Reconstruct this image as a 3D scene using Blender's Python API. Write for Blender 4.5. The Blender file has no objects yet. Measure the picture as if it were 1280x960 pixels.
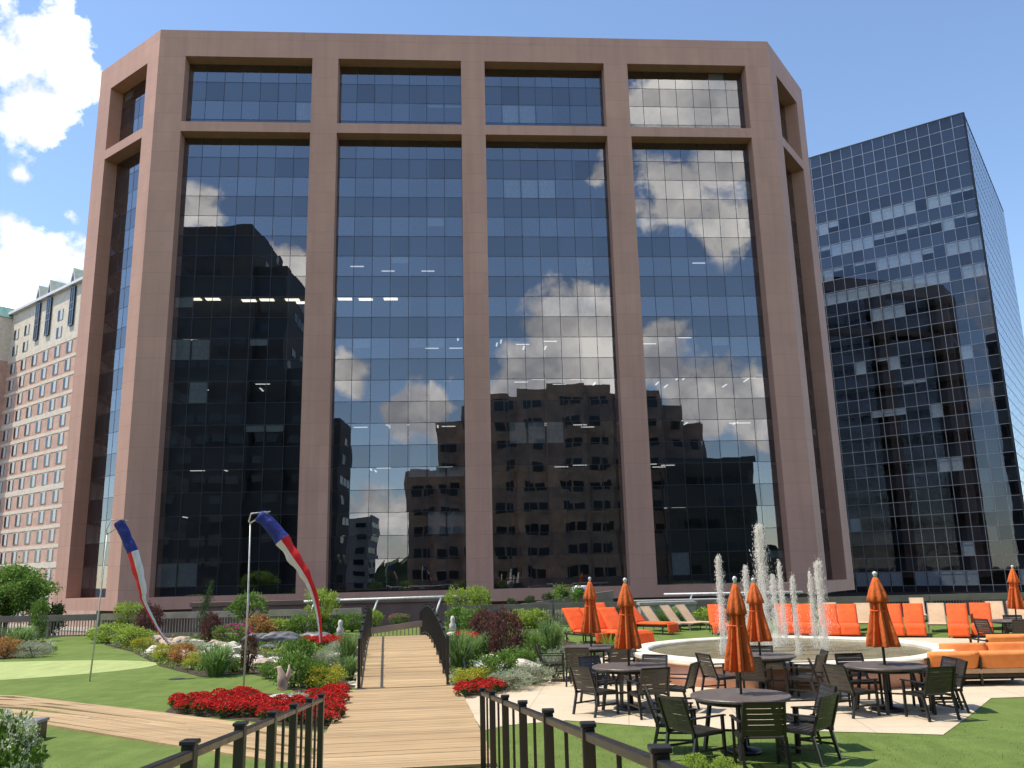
import bpy, bmesh, math, random
from mathutils import Vector, Matrix, Euler, noise
random.seed(7)
sc = bpy.context.scene
COL = sc.collection
PI = math.pi
def rad(a): return math.radians(a)

# ------------------------------------------------------------------ camera numbers
F_PX, PITCH, ROLL, EYE = 1065.0, rad(12.6), rad(-1.33), 2.4
_c, _s = math.cos(ROLL), math.sin(ROLL)
_R = Vector((1, 0, 0)); _U = Vector((0, -math.sin(PITCH), math.cos(PITCH))); _F = Vector((0, math.cos(PITCH), math.sin(PITCH)))
CR = _c*_R + _s*_U; CU = -_s*_R + _c*_U
def ray(px, py): return (px-640)*CR + (480-py)*CU + F_PX*_F
def g(px, py, z=0.0):
    d = ray(px, py); t = (z-EYE)/d.z
    return Vector((d.x*t, d.y*t, z))
def at(px, py, Y):
    d = ray(px, py); t = Y/d.y
    return Vector((d.x*t, Y, EYE+d.z*t))
def mpp(px, py): return g(px, py).y/F_PX      # metres per photo pixel at a ground point

cam_d = bpy.data.cameras.new('camera'); cam = bpy.data.objects.new('camera', cam_d); COL.objects.link(cam)
cam_d.sensor_width = 36; cam_d.lens = F_PX/1280*36; cam_d.clip_end = 6000; cam_d.clip_start = 0.05
m = Matrix((CR, CU, -_F)).transposed().to_4x4(); m.translation = Vector((0, 0, EYE)); cam.matrix_world = m
sc.camera = cam

# ------------------------------------------------------------------ materials
def new_mat(name):
    mt = bpy.data.materials.new(name); mt.use_nodes = True
    nt = mt.node_tree; nt.nodes.clear()
    out = nt.nodes.new('ShaderNodeOutputMaterial')
    return mt, nt, out
def N(nt, t, **kw):
    n = nt.nodes.new(t)
    for k, v in kw.items():
        if hasattr(n, k): setattr(n, k, v)
        else: n.inputs[k].default_value = v
    return n
def mixc(nt, f, a, b, mode='MIX'):
    n = nt.nodes.new('ShaderNodeMix'); n.data_type = 'RGBA'; n.blend_type = mode; n.clamp_factor = True
    for s, v in ((0, f), (6, a), (7, b)):
        if hasattr(v, 'is_linked') or hasattr(v, 'links'): nt.links.new(v, n.inputs[s])
        else: n.inputs[s].default_value = (*v, 1) if isinstance(v, tuple) and len(v) == 3 else v
    return n.outputs[2]
def math_(nt, op, a, b=None, clamp=False):
    n = nt.nodes.new('ShaderNodeMath'); n.operation = op; n.use_clamp = clamp
    for i, v in ((0, a), (1, b)):
        if v is None: continue
        if hasattr(v, 'links'): nt.links.new(v, n.inputs[i])
        else: n.inputs[i].default_value = v
    return n.outputs[0]
def maprange(nt, v, a, b, c=0., d=1.):
    n = nt.nodes.new('ShaderNodeMapRange'); nt.links.new(v, n.inputs[0])
    for i, q in enumerate((a, b, c, d)): n.inputs[i+1].default_value = q
    return n.outputs[0]
def coords(nt, kind='world', scale=None):
    if kind == 'world': o = nt.nodes.new('ShaderNodeNewGeometry').outputs['Position']
    else: o = nt.nodes.new('ShaderNodeTexCoord').outputs['Object' if kind == 'object' else 'UV']
    if scale is not None:
        mp = nt.nodes.new('ShaderNodeMapping'); nt.links.new(o, mp.inputs[0]); mp.inputs['Scale'].default_value = scale; o = mp.outputs[0]
    return o
def noise_(nt, co, sc_, det=3, rough=.55):
    n = N(nt, 'ShaderNodeTexNoise'); n.inputs['Scale'].default_value = sc_; n.inputs['Detail'].default_value = det; n.inputs['Roughness'].default_value = rough
    nt.links.new(co, n.inputs['Vector']); return n.outputs['Fac']
def bsdf(nt, out, col, rough=.6, metal=0., spec=.5, bump=None, bstr=.2, bdist=.02):
    b = nt.nodes.new('ShaderNodeBsdfPrincipled')
    if hasattr(col, 'links'): nt.links.new(col, b.inputs['Base Color'])
    else: b.inputs['Base Color'].default_value = (*col, 1)
    if hasattr(rough, 'links'): nt.links.new(rough, b.inputs['Roughness'])
    else: b.inputs['Roughness'].default_value = rough
    b.inputs['Metallic'].default_value = metal; b.inputs['Specular IOR Level'].default_value = spec
    if bump is not None:
        bn = nt.nodes.new('ShaderNodeBump'); bn.inputs['Strength'].default_value = bstr; bn.inputs['Distance'].default_value = bdist
        nt.links.new(bump, bn.inputs['Height']); nt.links.new(bn.outputs[0], b.inputs['Normal'])
    nt.links.new(b.outputs[0], out.inputs[0]); return b
def simple(name, col, rough=.6, metal=0., var=.12, scale=6., bstr=.15, kind='object', spec=.5, fine=60.):
    """one colour with a little mottling and surface relief"""
    mt, nt, out = new_mat(name); co = coords(nt, kind)
    n1 = noise_(nt, co, scale, 4); n2 = noise_(nt, co, fine, 2)
    lo = tuple(c*(1-var*1.6) for c in col); hi = tuple(min(1, c*(1+var*1.6)) for c in col)
    c = mixc(nt, maprange(nt, n1, .3, .7), lo, hi)
    bsdf(nt, out, c, maprange(nt, n1, .2, .8, max(.05, rough-.08), min(1, rough+.08)), metal, spec, n2, bstr, .01)
    return mt
def islands(name, cols, rough=.7, trans=.0, kind='object', spec=.3, grain=None, bstr=.0):
    """colour varies from piece to piece (planks, leaves, petals)"""
    mt, nt, out = new_mat(name); geo = nt.nodes.new('ShaderNodeNewGeometry')
    rmp = nt.nodes.new('ShaderNodeValToRGB'); nt.links.new(geo.outputs['Random Per Island'], rmp.inputs[0])
    els = rmp.color_ramp.elements
    while len(els) < len(cols): els.new(.5)
    for i, c in enumerate(cols): els[i].position = i/(len(cols)-1); els[i].color = (*c, 1)
    col = rmp.outputs[0]; bump = None
    if grain:
        co = coords(nt, kind, grain); n = noise_(nt, co, 1., 5, .6)
        col = mixc(nt, maprange(nt, n, .3, .7, 0., .55), col, tuple(c*.55 for c in cols[0])); bump = n
        bd = noise_(nt, coords(nt, kind, (.12, 1.5, 1)), 1., 3); col = mixc(nt, maprange(nt, bd, .48, .68, 0, .4), col, (.28, .19, .10))
        sm = noise_(nt, coords(nt, kind, (1.1, 1.3, 1)), 1., 6, .7); col = mixc(nt, maprange(nt, sm, .5, .75, 0, .22), col, (.30, .25, .18))
    b = bsdf(nt, out, col, rough, 0, spec, bump, bstr)
    if trans > 0:
        tr = nt.nodes.new('ShaderNodeBsdfTranslucent'); nt.links.new(col, tr.inputs[0])
        ms = nt.nodes.new('ShaderNodeMixShader'); ms.inputs[0].default_value = trans
        nt.links.new(b.outputs[0], ms.inputs[1]); nt.links.new(tr.outputs[0], ms.inputs[2]); nt.links.new(ms.outputs[0], out.inputs[0])
    return mt

def granite(name, col):
    mt, nt, out = new_mat(name); co = coords(nt)
    big = noise_(nt, co, .09, 3); mid = noise_(nt, co, .7, 4); fine = noise_(nt, co, 14., 2)
    c = mixc(nt, maprange(nt, big, .3, .7), tuple(v*.86 for v in col), tuple(v*1.1 for v in col))
    c = mixc(nt, maprange(nt, mid, .35, .7, 0, .22), c, tuple(v*.7 for v in col))
    c = mixc(nt, maprange(nt, fine, .4, .65, 0, .2), c, tuple(v*1.35 for v in col))
    sp0 = nt.nodes.new('ShaderNodeSeparateXYZ'); nt.links.new(co, sp0.inputs[0]); cb = nt.nodes.new('ShaderNodeCombineXYZ')
    nt.links.new(math_(nt, 'FLOOR', math_(nt, 'DIVIDE', sp0.outputs[0], 1.13)), cb.inputs[0]); nt.links.new(math_(nt, 'FLOOR', math_(nt, 'DIVIDE', sp0.outputs[2], 1.86)), cb.inputs[2])
    wn = nt.nodes.new('ShaderNodeTexWhiteNoise'); nt.links.new(cb.outputs[0], wn.inputs['Vector']); c = mixc(nt, maprange(nt, wn.outputs['Value'], 0, 1, 0, .2), c, tuple(v*.72 for v in col))
    # stone joints every half storey and faint rain streaks below them
    sep = nt.nodes.new('ShaderNodeSeparateXYZ'); nt.links.new(co, sep.inputs[0])
    fz = math_(nt, 'FRACT', math_(nt, 'DIVIDE', sep.outputs[2], 1.86))
    j = math_(nt, 'LESS_THAN', fz, .02)
    c = mixc(nt, math_(nt, 'MULTIPLY', j, .35), c, tuple(v*.45 for v in col))
    st = noise_(nt, coords(nt, 'world', (1.6, 1.6, .05)), 1., 4)
    c = mixc(nt, maprange(nt, st, .45, .75, 0, .3), c, tuple(v*.62 for v in col))
    bsdf(nt, out, c, .55, 0, .3, fine, .1, .01)
    return mt

def glass_mat(name, tint, refl, fac, wob=.0035, bank=.0012, row=0.):
    """reflective curtain-wall glass: mirror coat over tinted see-through glass, each pane very slightly out of true"""
    mt, nt, out = new_mat(name); uv = coords(nt, 'uv'); geo = nt.nodes.new('ShaderNodeNewGeometry')
    fl = nt.nodes.new('ShaderNodeVectorMath'); fl.operation = 'FLOOR'; nt.links.new(uv, fl.inputs[0])
    wn = nt.nodes.new('ShaderNodeTexWhiteNoise'); wn.noise_dimensions = '3D'; nt.links.new(fl.outputs[0], wn.inputs['Vector'])
    def centred(o, k):
        s = nt.nodes.new('ShaderNodeVectorMath'); s.operation = 'SUBTRACT'; nt.links.new(o, s.inputs[0]); s.inputs[1].default_value = (.5, .5, .5)
        q = nt.nodes.new('ShaderNodeVectorMath'); q.operation = 'SCALE'; nt.links.new(s.outputs[0], q.inputs[0]); q.inputs['Scale'].default_value = k; return q.outputs[0]
    nz = N(nt, 'ShaderNodeTexNoise'); nz.inputs['Scale'].default_value = .32; nz.inputs['Detail'].default_value = 1.5; nt.links.new(geo.outputs['Position'], nz.inputs['Vector'])
    a1 = nt.nodes.new('ShaderNodeVectorMath'); nt.links.new(centred(wn.outputs['Color'], wob), a1.inputs[0]); nt.links.new(centred(nz.outputs['Color'], bank*9), a1.inputs[1])
    a2 = nt.nodes.new('ShaderNodeVectorMath'); nt.links.new(geo.outputs['Normal'], a2.inputs[0]); nt.links.new(a1.outputs[0], a2.inputs[1])
    nn = nt.nodes.new('ShaderNodeVectorMath'); nn.operation = 'NORMALIZE'; nt.links.new(a2.outputs[0], nn.inputs[0])
    gl = N(nt, 'ShaderNodeBsdfGlossy'); gl.inputs['Roughness'].default_value = .0; gl.inputs['Color'].default_value = (*refl, 1); nt.links.new(nn.outputs[0], gl.inputs['Normal'])
    tr = N(nt, 'ShaderNodeBsdfTransparent'); tr.inputs[0].default_value = (*tint, 1)
    ms = nt.nodes.new('ShaderNodeMixShader')
    fr = nt.nodes.new('ShaderNodeFresnel'); fr.inputs[0].default_value = 1.45
    vr = maprange(nt, wn.outputs['Value'], 0, 1, -.02, .02)
    sp_ = nt.nodes.new('ShaderNodeSeparateXYZ'); nt.links.new(fl.outputs[0], sp_.inputs[0])
    par = math_(nt, 'SUBTRACT', 1, math_(nt, 'PINGPONG', sp_.outputs[1], 1.0))  # vision rows mirror more, standing in for light from the offices inside
    vr = math_(nt, 'ADD', vr, math_(nt, 'MULTIPLY', par, row))
    nt.links.new(math_(nt, 'ADD', math_(nt, 'ADD', math_(nt, 'MULTIPLY', fr.outputs[0], .7), fac), vr, True), ms.inputs[0])
    nt.links.new(tr.outputs[0], ms.inputs[1]); nt.links.new(gl.outputs[0], ms.inputs[2]); nt.links.new(ms.outputs[0], out.inputs[0])
    return mt
def emit(name, col, st):
    mt, nt, out = new_mat(name); e = N(nt, 'ShaderNodeEmission'); e.inputs[0].default_value = (*col, 1); e.inputs[1].default_value = st
    nt.links.new(e.outputs[0], out.inputs[0]); return mt

M = {}
M['granite'] = granite('pink_granite', (.58, .325, .232))
M['glass'] = glass_mat('mirror_glass', (.6, .66, .72), (.92, .92, .96), .155, row=.07)
M['glass2'] = glass_mat('dark_tower_glass', (.85, .9, .95), (.72, .78, .92), .06, .0012, .0005)
M['glass3'] = glass_mat('tower_glass_sky_sheen', (.3, .36, .42), (.9, .95, 1.0), .45, .012)  # tower's right face: mirror raised so the bright sky sheen is built in
M['mullion'] = simple('dark_mullion', (.03, .035, .045), .4, .3)
M['mullion_pale'] = simple('aluminium_mullion', (.27, .29, .33), .4, .5)
M['spandrel'] = simple('spandrel', (.012, .014, .02), .5)
M['ceiling'] = simple('office_ceiling', (.35, .34, .32), .8)
M['office'] = simple('office_interior', (.07, .068, .065), .9, 0, .5, .4)
M['blind'] = simple('window_blind', (.62, .62, .58), .8)
M['blind2'] = simple('tower_blind', (.62, .66, .68), .8)
M['lamp'] = emit('office_lamp', (1., .86, .66), 2.6)
M['lamp_cool'] = emit('office_strip_lamp', (1., .95, .86), 1.1)
M['brownstone'] = simple('brown_precast', (.20, .125, .095), .8, 0, .15, .5)
M['brownblock'] = simple('brown_block_precast', (.34, .22, .165), .8, 0, .2, .5)
M['darkstone'] = simple('charcoal_precast', (.045, .042, .042), .7)
M['darkwin'] = simple('dark_window', (.02, .025, .03), .15)
M['brick'] = simple('hotel_brick', (.62, .385, .285), .85, 0, .1, .8, .2, 'world')
M['cream'] = simple('cream_band', (.74, .64, .50), .8, 0, .08, 1.5, .1, 'world')
M['copper'] = simple('verdigris_roof', (.20, .36, .30), .6, 0, .12, 1., .1, 'world')
M['white'] = simple('white_paint', (.78, .77, .74), .45)
M['black'] = simple('black_powder_coat', (.018, .018, .019), .35, 0, .1, 8, .1, 'object', .6)
M['bronze'] = simple('dark_bronze_frame', (.024, .021, .019), .36, .2, .12, 10, .08, 'object', .6)
M['slat'] = simple('dark_brown_slat', (.032, .026, .022), .42, 0, .15, 14, .15, 'object', .6)
M['tabletop'] = simple('grey_brown_tabletop', (.13, .105, .09), .42, 0, .15, 9, .1, 'object', .5)
M['orange'] = simple('orange_cushion', (.87, .165, .035), .85, 0, .07, 4, .2)
M['orange_sofa'] = simple('tangerine_sofa_fabric', (.9, .29, .085), .85, 0, .07, 4, .2)
M['tan'] = simple('tan_sling_mesh', (.62, .42, .26), .7, 0, .06, 12, .2)
M['stone_white'] = simple('pale_stone', (.62, .58, .5), .8, 0, .12, 5, .4)
M['coping'] = simple('white_coping', (.80, .72, .58), .7, 0, .1, 1.5, .2, 'world')
M['salmon'] = simple('salmon_wall', (.60, .32, .23), .75, 0, .12, 1.2, .2, 'world')
M['boulder'] = simple('grey_boulder', (.16, .155, .16), .45, 0, .3, 2.5, .5)
M['rock'] = simple('tan_rock', (.50, .39, .30), .85, 0, .25, 3.5, .6)
M['rock_white'] = simple('white_rock', (.66, .6, .52), .85, 0, .2, 3.5, .6)
M['fence_tan'] = simple('sunlit_fence_cap', (.50, .42, .31), .8, 0, .15, 1.5, .2, 'world')  # tan lightened to paint the sunlit fence stretch; bridge beams reuse it
M['fence_grey'] = simple('grey_fence_rail', (.22, .185, .155), .7, 0, .15, 1.5, .2, 'world')
M['pole'] = simple('galvanised_pole', (.62, .62, .6), .4, .2)
M['blue'] = simple('blue_nylon', (.03, .045, .26), .6, 0, .15, 5)
M['red'] = simple('red_nylon', (.72, .03, .03), .6, 0, .1, 5)
M['whitecloth'] = simple('white_nylon', (.8, .78, .76), .6, 0, .06, 5)
M['bark'] = simple('bark', (.10, .075, .055), .9, 0, .3, 20, .6)
M['soil'] = simple('mulch', (.07, .05, .038), .95, 0, .5, 5, .9, 'world', .2, 30)
M['planks'] = islands('deck_planks', [(.44, .29, .145), (.60, .415, .225), (.50, .335, .175), (.68, .48, .27), (.55, .38, .20)], .7, 0, 'world', .3, (1.2, 14, 3), .15)
M['umbrella'] = simple('orange_umbrella_canvas', (.62, .13, .03), .8, 0, .12, 6, .2)

def fabric(name, col, rough=.85, fold=.6, fs=5., var=.14):
    mt, nt, out = new_mat(name); co = coords(nt, 'object'); a = noise_(nt, co, fs, 4, .6); b = noise_(nt, co, 2.2, 3); wv = noise_(nt, co, 220., 1)
    oi = nt.nodes.new('ShaderNodeObjectInfo')
    c = mixc(nt, maprange(nt, b, .3, .7), tuple(v*(1-var) for v in col), tuple(min(.95, v*(1+var)) for v in col))
    c = mixc(nt, math_(nt, 'MULTIPLY', oi.outputs['Random'], .25), c, tuple(v*.72+.03 for v in col))
    c = mixc(nt, maprange(nt, a, .5, .8, 0, .35), c, tuple(v*.6 for v in col))
    h = math_(nt, 'ADD', a, math_(nt, 'MULTIPLY', wv, .05)); bsdf(nt, out, c, rough, 0, .2, h, fold, .035); return mt
M['orange'] = fabric('orange_cushion', (.87, .125, .03)); M['orange_sofa'] = fabric('tangerine_sofa_fabric', (.9, .29, .085)); M['umbrella'] = fabric('orange_umbrella_canvas', (.62, .135, .03), .85, .8, 9)
M['tan'] = fabric('tan_sling_mesh', (.62, .42, .26), .8, .2); M['blue'] = fabric('blue_nylon', (.03, .045, .26), .6, .8, 8); M['red'] = fabric('red_nylon', (.72, .03, .03), .6, .8, 8); M['whitecloth'] = fabric('white_nylon', (.8, .78, .76), .6, .8, 8, .05)
def lawn_mat(name, base, tip, sc1=.5):
    mt, nt, out = new_mat(name); co = coords(nt)
    a = noise_(nt, co, sc1, 4); b = noise_(nt, co, 35., 3, .7); d = noise_(nt, coords(nt, 'world', (3., .35, 1)), 1., 3)
    c = mixc(nt, maprange(nt, a, .3, .7), base, tip)
    c = mixc(nt, maprange(nt, d, .4, .7, 0, .5), c, tuple(v*.68 for v in base))
    e_ = noise_(nt, co, 1.9, 5, .65); c = mixc(nt, maprange(nt, e_, .45, .75, 0, .55), c, tuple(v*1.3 for v in tip))
    c = mixc(nt, maprange(nt, b, .35, .65, 0, .45), c, tuple(v*.55 for v in base))
    bsdf(nt, out, c, .85, 0, .15, b, .6, .03); return mt
M['lawn'] = lawn_mat('turf', (.135, .195, .04), (.195, .262, .065))
M['green'] = lawn_mat('putting_turf', (.42, .49, .18), (.47, .53, .21), .25)
def paving():
    mt, nt, out = new_mat('cream_paving'); co = coords(nt)
    a = noise_(nt, co, .6, 4); b = noise_(nt, co, 40., 3)
    c = mixc(nt, maprange(nt, a, .3, .7), (.60, .48, .33), (.72, .595, .42))
    c = mixc(nt, maprange(nt, b, .35, .65, 0, .25), c, (.42, .35, .27))
    s_ = noise_(nt, co, 1.7, 6, .7); c = mixc(nt, maprange(nt, s_, .52, .72, 0, .45), c, (.40, .33, .25))
    br = N(nt, 'ShaderNodeTexBrick'); br.offset = 0; mp = N(nt, 'ShaderNodeMapping'); mp.inputs['Rotation'].default_value = (0, 0, .12)
    nt.links.new(co, mp.inputs[0]); nt.links.new(mp.outputs[0], br.inputs['Vector']); br.inputs['Scale'].default_value = 1
    br.inputs['Brick Width'].default_value = 1.8; br.inputs['Row Height'].default_value = 1.8; br.inputs['Mortar Size'].default_value = .012
    c = mixc(nt, math_(nt, 'MULTIPLY', br.outputs['Fac'], .5), c, (.3, .25, .2))
    bsdf(nt, out, c, .85, 0, .2, b, .25, .01); return mt
M['paving'] = paving()
def pond():
    mt, nt, out = new_mat('fountain_water'); co = coords(nt)
    n = noise_(nt, co, 3.5, 3); n2 = noise_(nt, co, 18., 3, .7)
    c = mixc(nt, maprange(nt, n, .35, .65), (.17, .145, .075), (.26, .22, .13))
    c = mixc(nt, maprange(nt, n2, .58, .76, 0, .4), c, (.6, .6, .55))
    bsdf(nt, out, c, .25, 0, .12, n2, .6, .05); return mt
M['water'] = pond()
def spray():
    mt, nt, out = new_mat('white_spray'); co = coords(nt, 'world', (9, 9, 2.5)); n = noise_(nt, co, 1.2, 3, .65)
    d = N(nt, 'ShaderNodeBsdfDiffuse'); d.inputs[0].default_value = (.97, .95, .9, 1)
    tl = N(nt, 'ShaderNodeBsdfTranslucent'); tl.inputs[0].default_value = (.97, .95, .9, 1)
    a = N(nt, 'ShaderNodeMixShader'); a.inputs[0].default_value = .5; nt.links.new(d.outputs[0], a.inputs[1]); nt.links.new(tl.outputs[0], a.inputs[2])
    t = N(nt, 'ShaderNodeBsdfTransparent'); b = N(nt, 'ShaderNodeMixShader')
    nt.links.new(maprange(nt, n, .40, .62, .03, .5), b.inputs[0]); nt.links.new(t.outputs[0], b.inputs[1]); nt.links.new(a.outputs[0], b.inputs[2]); nt.links.new(b.outputs[0], out.inputs[0]); return mt
M['spray'] = spray()
mt, nt, out = new_mat('water_drops'); b = bsdf(nt, out, (.97, .95, .90), .2, 0, .5)
tl = N(nt, 'ShaderNodeBsdfTranslucent'); tl.inputs[0].default_value = (1, .97, .92, 1); ms = N(nt, 'ShaderNodeMixShader'); ms.inputs[0].default_value = .5
nt.links.new(b.outputs[0], ms.inputs[1]); nt.links.new(tl.outputs[0], ms.inputs[2]); nt.links.new(ms.outputs[0], out.inputs[0]); M['drops'] = mt

LEAF = {
 'green': [(0.084, 0.168, 0.025), (0.19, 0.314, 0.056), (0.129, 0.235, 0.039), (0.269, 0.403, 0.084)],
 'lime': [(0.231, 0.336, 0.042), (0.399, 0.504, 0.084), (0.304, 0.42, 0.063), (0.483, 0.557, 0.126)],
 'yellow': [(.42, .40, .03), (.62, .52, .04), (.30, .34, .05), (.55, .50, .05)],
 'silver': [(0.286, 0.341, 0.209), (0.462, 0.506, 0.341), (0.363, 0.418, 0.275), (0.55, 0.583, 0.44)],
 'purple': [(0.084, 0.035, 0.035), (0.182, 0.077, 0.063), (0.126, 0.049, 0.049), (0.238, 0.126, 0.084)],
 'dark': [(0.038, 0.075, 0.022), (0.075, 0.135, 0.038), (0.053, 0.105, 0.03), (0.105, 0.18, 0.053)],
 'grass': [(0.143, 0.242, 0.066), (0.264, 0.396, 0.121), (0.187, 0.319, 0.099), (0.352, 0.462, 0.187)],
 'orange': [(.55, .2, .05), (.6, .35, .12), (.3, .28, .1), (.5, .12, .05)],
 'redfl':  [(.62, .02, .015), (.75, .04, .03), (.5, .012, .012), (.7, .06, .05)],
 'pinkfl': [(.5, .04, .2), (.6, .1, .3)],
 'whitefl':[(.75, .75, .60), (.85, .85, .74), (.62, .68, .45)],
}
for k, v in LEAF.items(): M['leaf_'+k] = islands('leaf_'+k, v, .6, .35 if 'fl' not in k else .2)

# ------------------------------------------------------------------ mesh builder
class MB:
    def __init__(s): s.v = []; s.f = []; s.uv = None
    def add(s, vs, fs, T=None):
        n = len(s.v)
        s.v += [tuple(T(Vector(v))) if T else tuple(v) for v in vs]
        s.f += [tuple(i+n for i in f) for f in fs]
        return s
    def box(s, x0, x1, y0, y1, z0, z1, T=None):
        vs = [(x, y, z) for z in (z0, z1) for y in (y0, y1) for x in (x0, x1)]
        return s.add(vs, [(0, 2, 3, 1), (4, 5, 7, 6), (0, 1, 5, 4), (2, 6, 7, 3), (0, 4, 6, 2), (1, 3, 7, 5)], T)
    def quad(s, a, b, c, d, T=None): return s.add([a, b, c, d], [(0, 1, 2, 3)], T)
    def bar(s, p, q, w, h=None, up=(0, 0, 1)):
        """rectangular bar from p to q"""
        h = h or w; p = Vector(p); q = Vector(q); d = (q-p).normalized(); up = Vector(up)
        if abs(d.dot(up)) > .98: up = Vector((0, 1, 0))
        r = d.cross(up).normalized(); u = r.cross(d)
        vs = [e + a*r*w/2 + b*u*h/2 for e in (p, q) for a, b in ((-1, -1), (1, -1), (1, 1), (-1, 1))]
        return s.add(vs, [(3, 2, 1, 0), (4, 5, 6, 7), (0, 1, 5, 4), (1, 2, 6, 5), (2, 3, 7, 6), (3, 0, 4, 7)])
    def tube(s, pts, rr, n=8, cap=True):
        pts = [Vector(p) for p in pts]; rr = rr if isinstance(rr, (list, tuple)) else [rr]*len(pts)
        rings = []; ref = None
        for i, p in enumerate(pts):
            d = (pts[min(i+1, len(pts)-1)] - pts[max(i-1, 0)]).normalized()
            if ref is None: ref = Vector((1, 0, 0)) if abs(d.x) < .9 else Vector((0, 1, 0))
            a = (ref - d*ref.dot(d)).normalized(); b = d.cross(a); ref = a
            rings.append([p + rr[i]*(math.cos(2*PI*k/n)*a + math.sin(2*PI*k/n)*b) for k in range(n)])
        vs = [v for r in rings for v in r]; fs = []
        for i in range(len(pts)-1):
            for k in range(n): fs.append((i*n+k, i*n+(k+1) % n, (i+1)*n+(k+1) % n, (i+1)*n+k))
        if cap: fs += [tuple(range(n))[::-1], tuple((len(pts)-1)*n+k for k in range(n))]
        return s.add(vs, fs)
    def lathe(s, prof, n=24, c=(0, 0), mod=None):
        vs = []; fs = []
        for r, z in prof:
            for k in range(n):
                a = 2*PI*k/n; q = r*(mod(a, z) if mod else 1); vs.append((c[0]+q*math.cos(a), c[1]+q*math.sin(a), z))
        for i in range(len(prof)-1):
            for k in range(n): fs.append((i*n+k, i*n+(k+1) % n, (i+1)*n+(k+1) % n, (i+1)*n+k))
        if prof[0][0] > 1e-5: fs.append(tuple(range(n))[::-1])
        if prof[-1][0] > 1e-5: fs.append(tuple((len(prof)-1)*n+k for k in range(n)))
        return s.add(vs, fs)
    def prism(s, poly, z0, z1):
        n = len(poly); vs = [(p[0], p[1], z0) for p in poly]+[(p[0], p[1], z1) for p in poly]
        return s.add(vs, [tuple(range(n))[::-1], tuple(range(n, 2*n))]+[(i, (i+1) % n, n+(i+1) % n, n+i) for i in range(n)])
    def rock(s, r, sx, sy, sz, seed, sub=2, rough=.35, cz=None, c=(0, 0)):
        bm = bmesh.new(); bmesh.ops.create_icosphere(bm, subdivisions=sub, radius=1)
        off = Vector((seed*3.1, seed*1.7, seed*.9)); vs = []
        for v in bm.verts:
            d = v.co.normalized(); k = 1 + rough*noise.noise(d*1.3+off) + rough*.5*noise.noise(d*3+off)
            p = d*k*r; vs.append((c[0]+p.x*sx, c[1]+p.y*sy, max(0, (cz if cz is not None else r*sz*.55)+p.z*sz)))
        fs = [tuple(v.index for v in f.verts) for f in bm.faces]; bm.free(); return s.add(vs, fs)
    def mesh(s, name, mat, smooth=False, off=None):
        me = bpy.data.meshes.new(name)
        vs = s.v if off is None else [(v[0]-off[0], v[1]-off[1], v[2]-off[2]) for v in s.v]
        me.from_pydata(vs, [], s.f); me.materials.append(mat)
        if s.uv:
            l = me.uv_layers.new(name='UVMap')
            for i, q in enumerate(s.uv): l.data[i].uv = q
        if smooth: me.polygons.foreach_set('use_smooth', [True]*len(me.polygons))
        me.update(); return me
    def build(s, name, mat, parent=None, smooth=False, world=True, bevel=0, label=None):
        """one mesh object; vertices are world coordinates when world=True"""
        off = parent.location if (parent is not None and world) else None
        o = bpy.data.objects.new(name, s.mesh(name, mat, smooth, off)); COL.objects.link(o)
        if parent is not None: o.parent = parent
        if bevel:
            b = o.modifiers.new('bevel', 'BEVEL'); b.width = bevel; b.segments = 2; b.limit_method = 'ANGLE'
        if label: o['label'] = label
        return o
def solo(mb, name, mat, label, cat, loc, group=None, smooth=False, rz=0, scale=None, bevel=0):
    """a thing that is one mesh, built around the origin"""
    o = mb.build(name, mat, None, smooth, bevel=bevel); o.location = loc; o.rotation_euler = (0, 0, rz)
    if scale: o.scale = scale
    return tag(o, label, cat, group)
def tag(o, label, cat, group=None):
    o['label'] = label; o['category'] = cat
    if group: o['group'] = group
    return o
def thing(name, label, cat, loc=(0, 0, 0), rz=0, group=None):
    o = bpy.data.objects.new(name, None); COL.objects.link(o); o.location = loc; o.rotation_euler = (0, 0, rz); o.empty_display_size = .2
    return tag(o, label, cat, group)
def struct(mb, name, mat, smooth=False):
    o = mb.build(name, mat, None, smooth); o['kind'] = 'structure'; return o
KIDS = {}
def dup(root, loc, rz=0, label=None, group=None, scale=None):
    r = root.copy(); COL.objects.link(r); r.location = loc; r.rotation_euler = (0, 0, rz)
    if scale: r.scale = scale
    if label: r['label'] = label
    if group: r['group'] = group
    if root.name not in KIDS: KIDS[root.name] = [(c, [d for d in c.children]) for c in root.children]
    for c, sub in KIDS[root.name]:
        k = c.copy(); COL.objects.link(k); k.parent = r
        for d in sub:
            e = d.copy(); COL.objects.link(e); e.parent = k
    return r
class Proto:
    """first placement uses the built thing itself, the others are copies of it"""
    def __init__(s, root): s.root = root; s.used = False
    def put(s, loc, rz, label, group=None, scale=None):
        if not s.used:
            s.used = True; r = s.root; r.location = loc; r.rotation_euler = (0, 0, rz); r['label'] = label
            if group: r['group'] = group
            if scale: r.scale = scale
            r0 = r; KIDS[r.name] = [(c, [d for d in c.children]) for c in r.children]; return r0
        return dup(s.root, loc, rz, label, group, scale)

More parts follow.
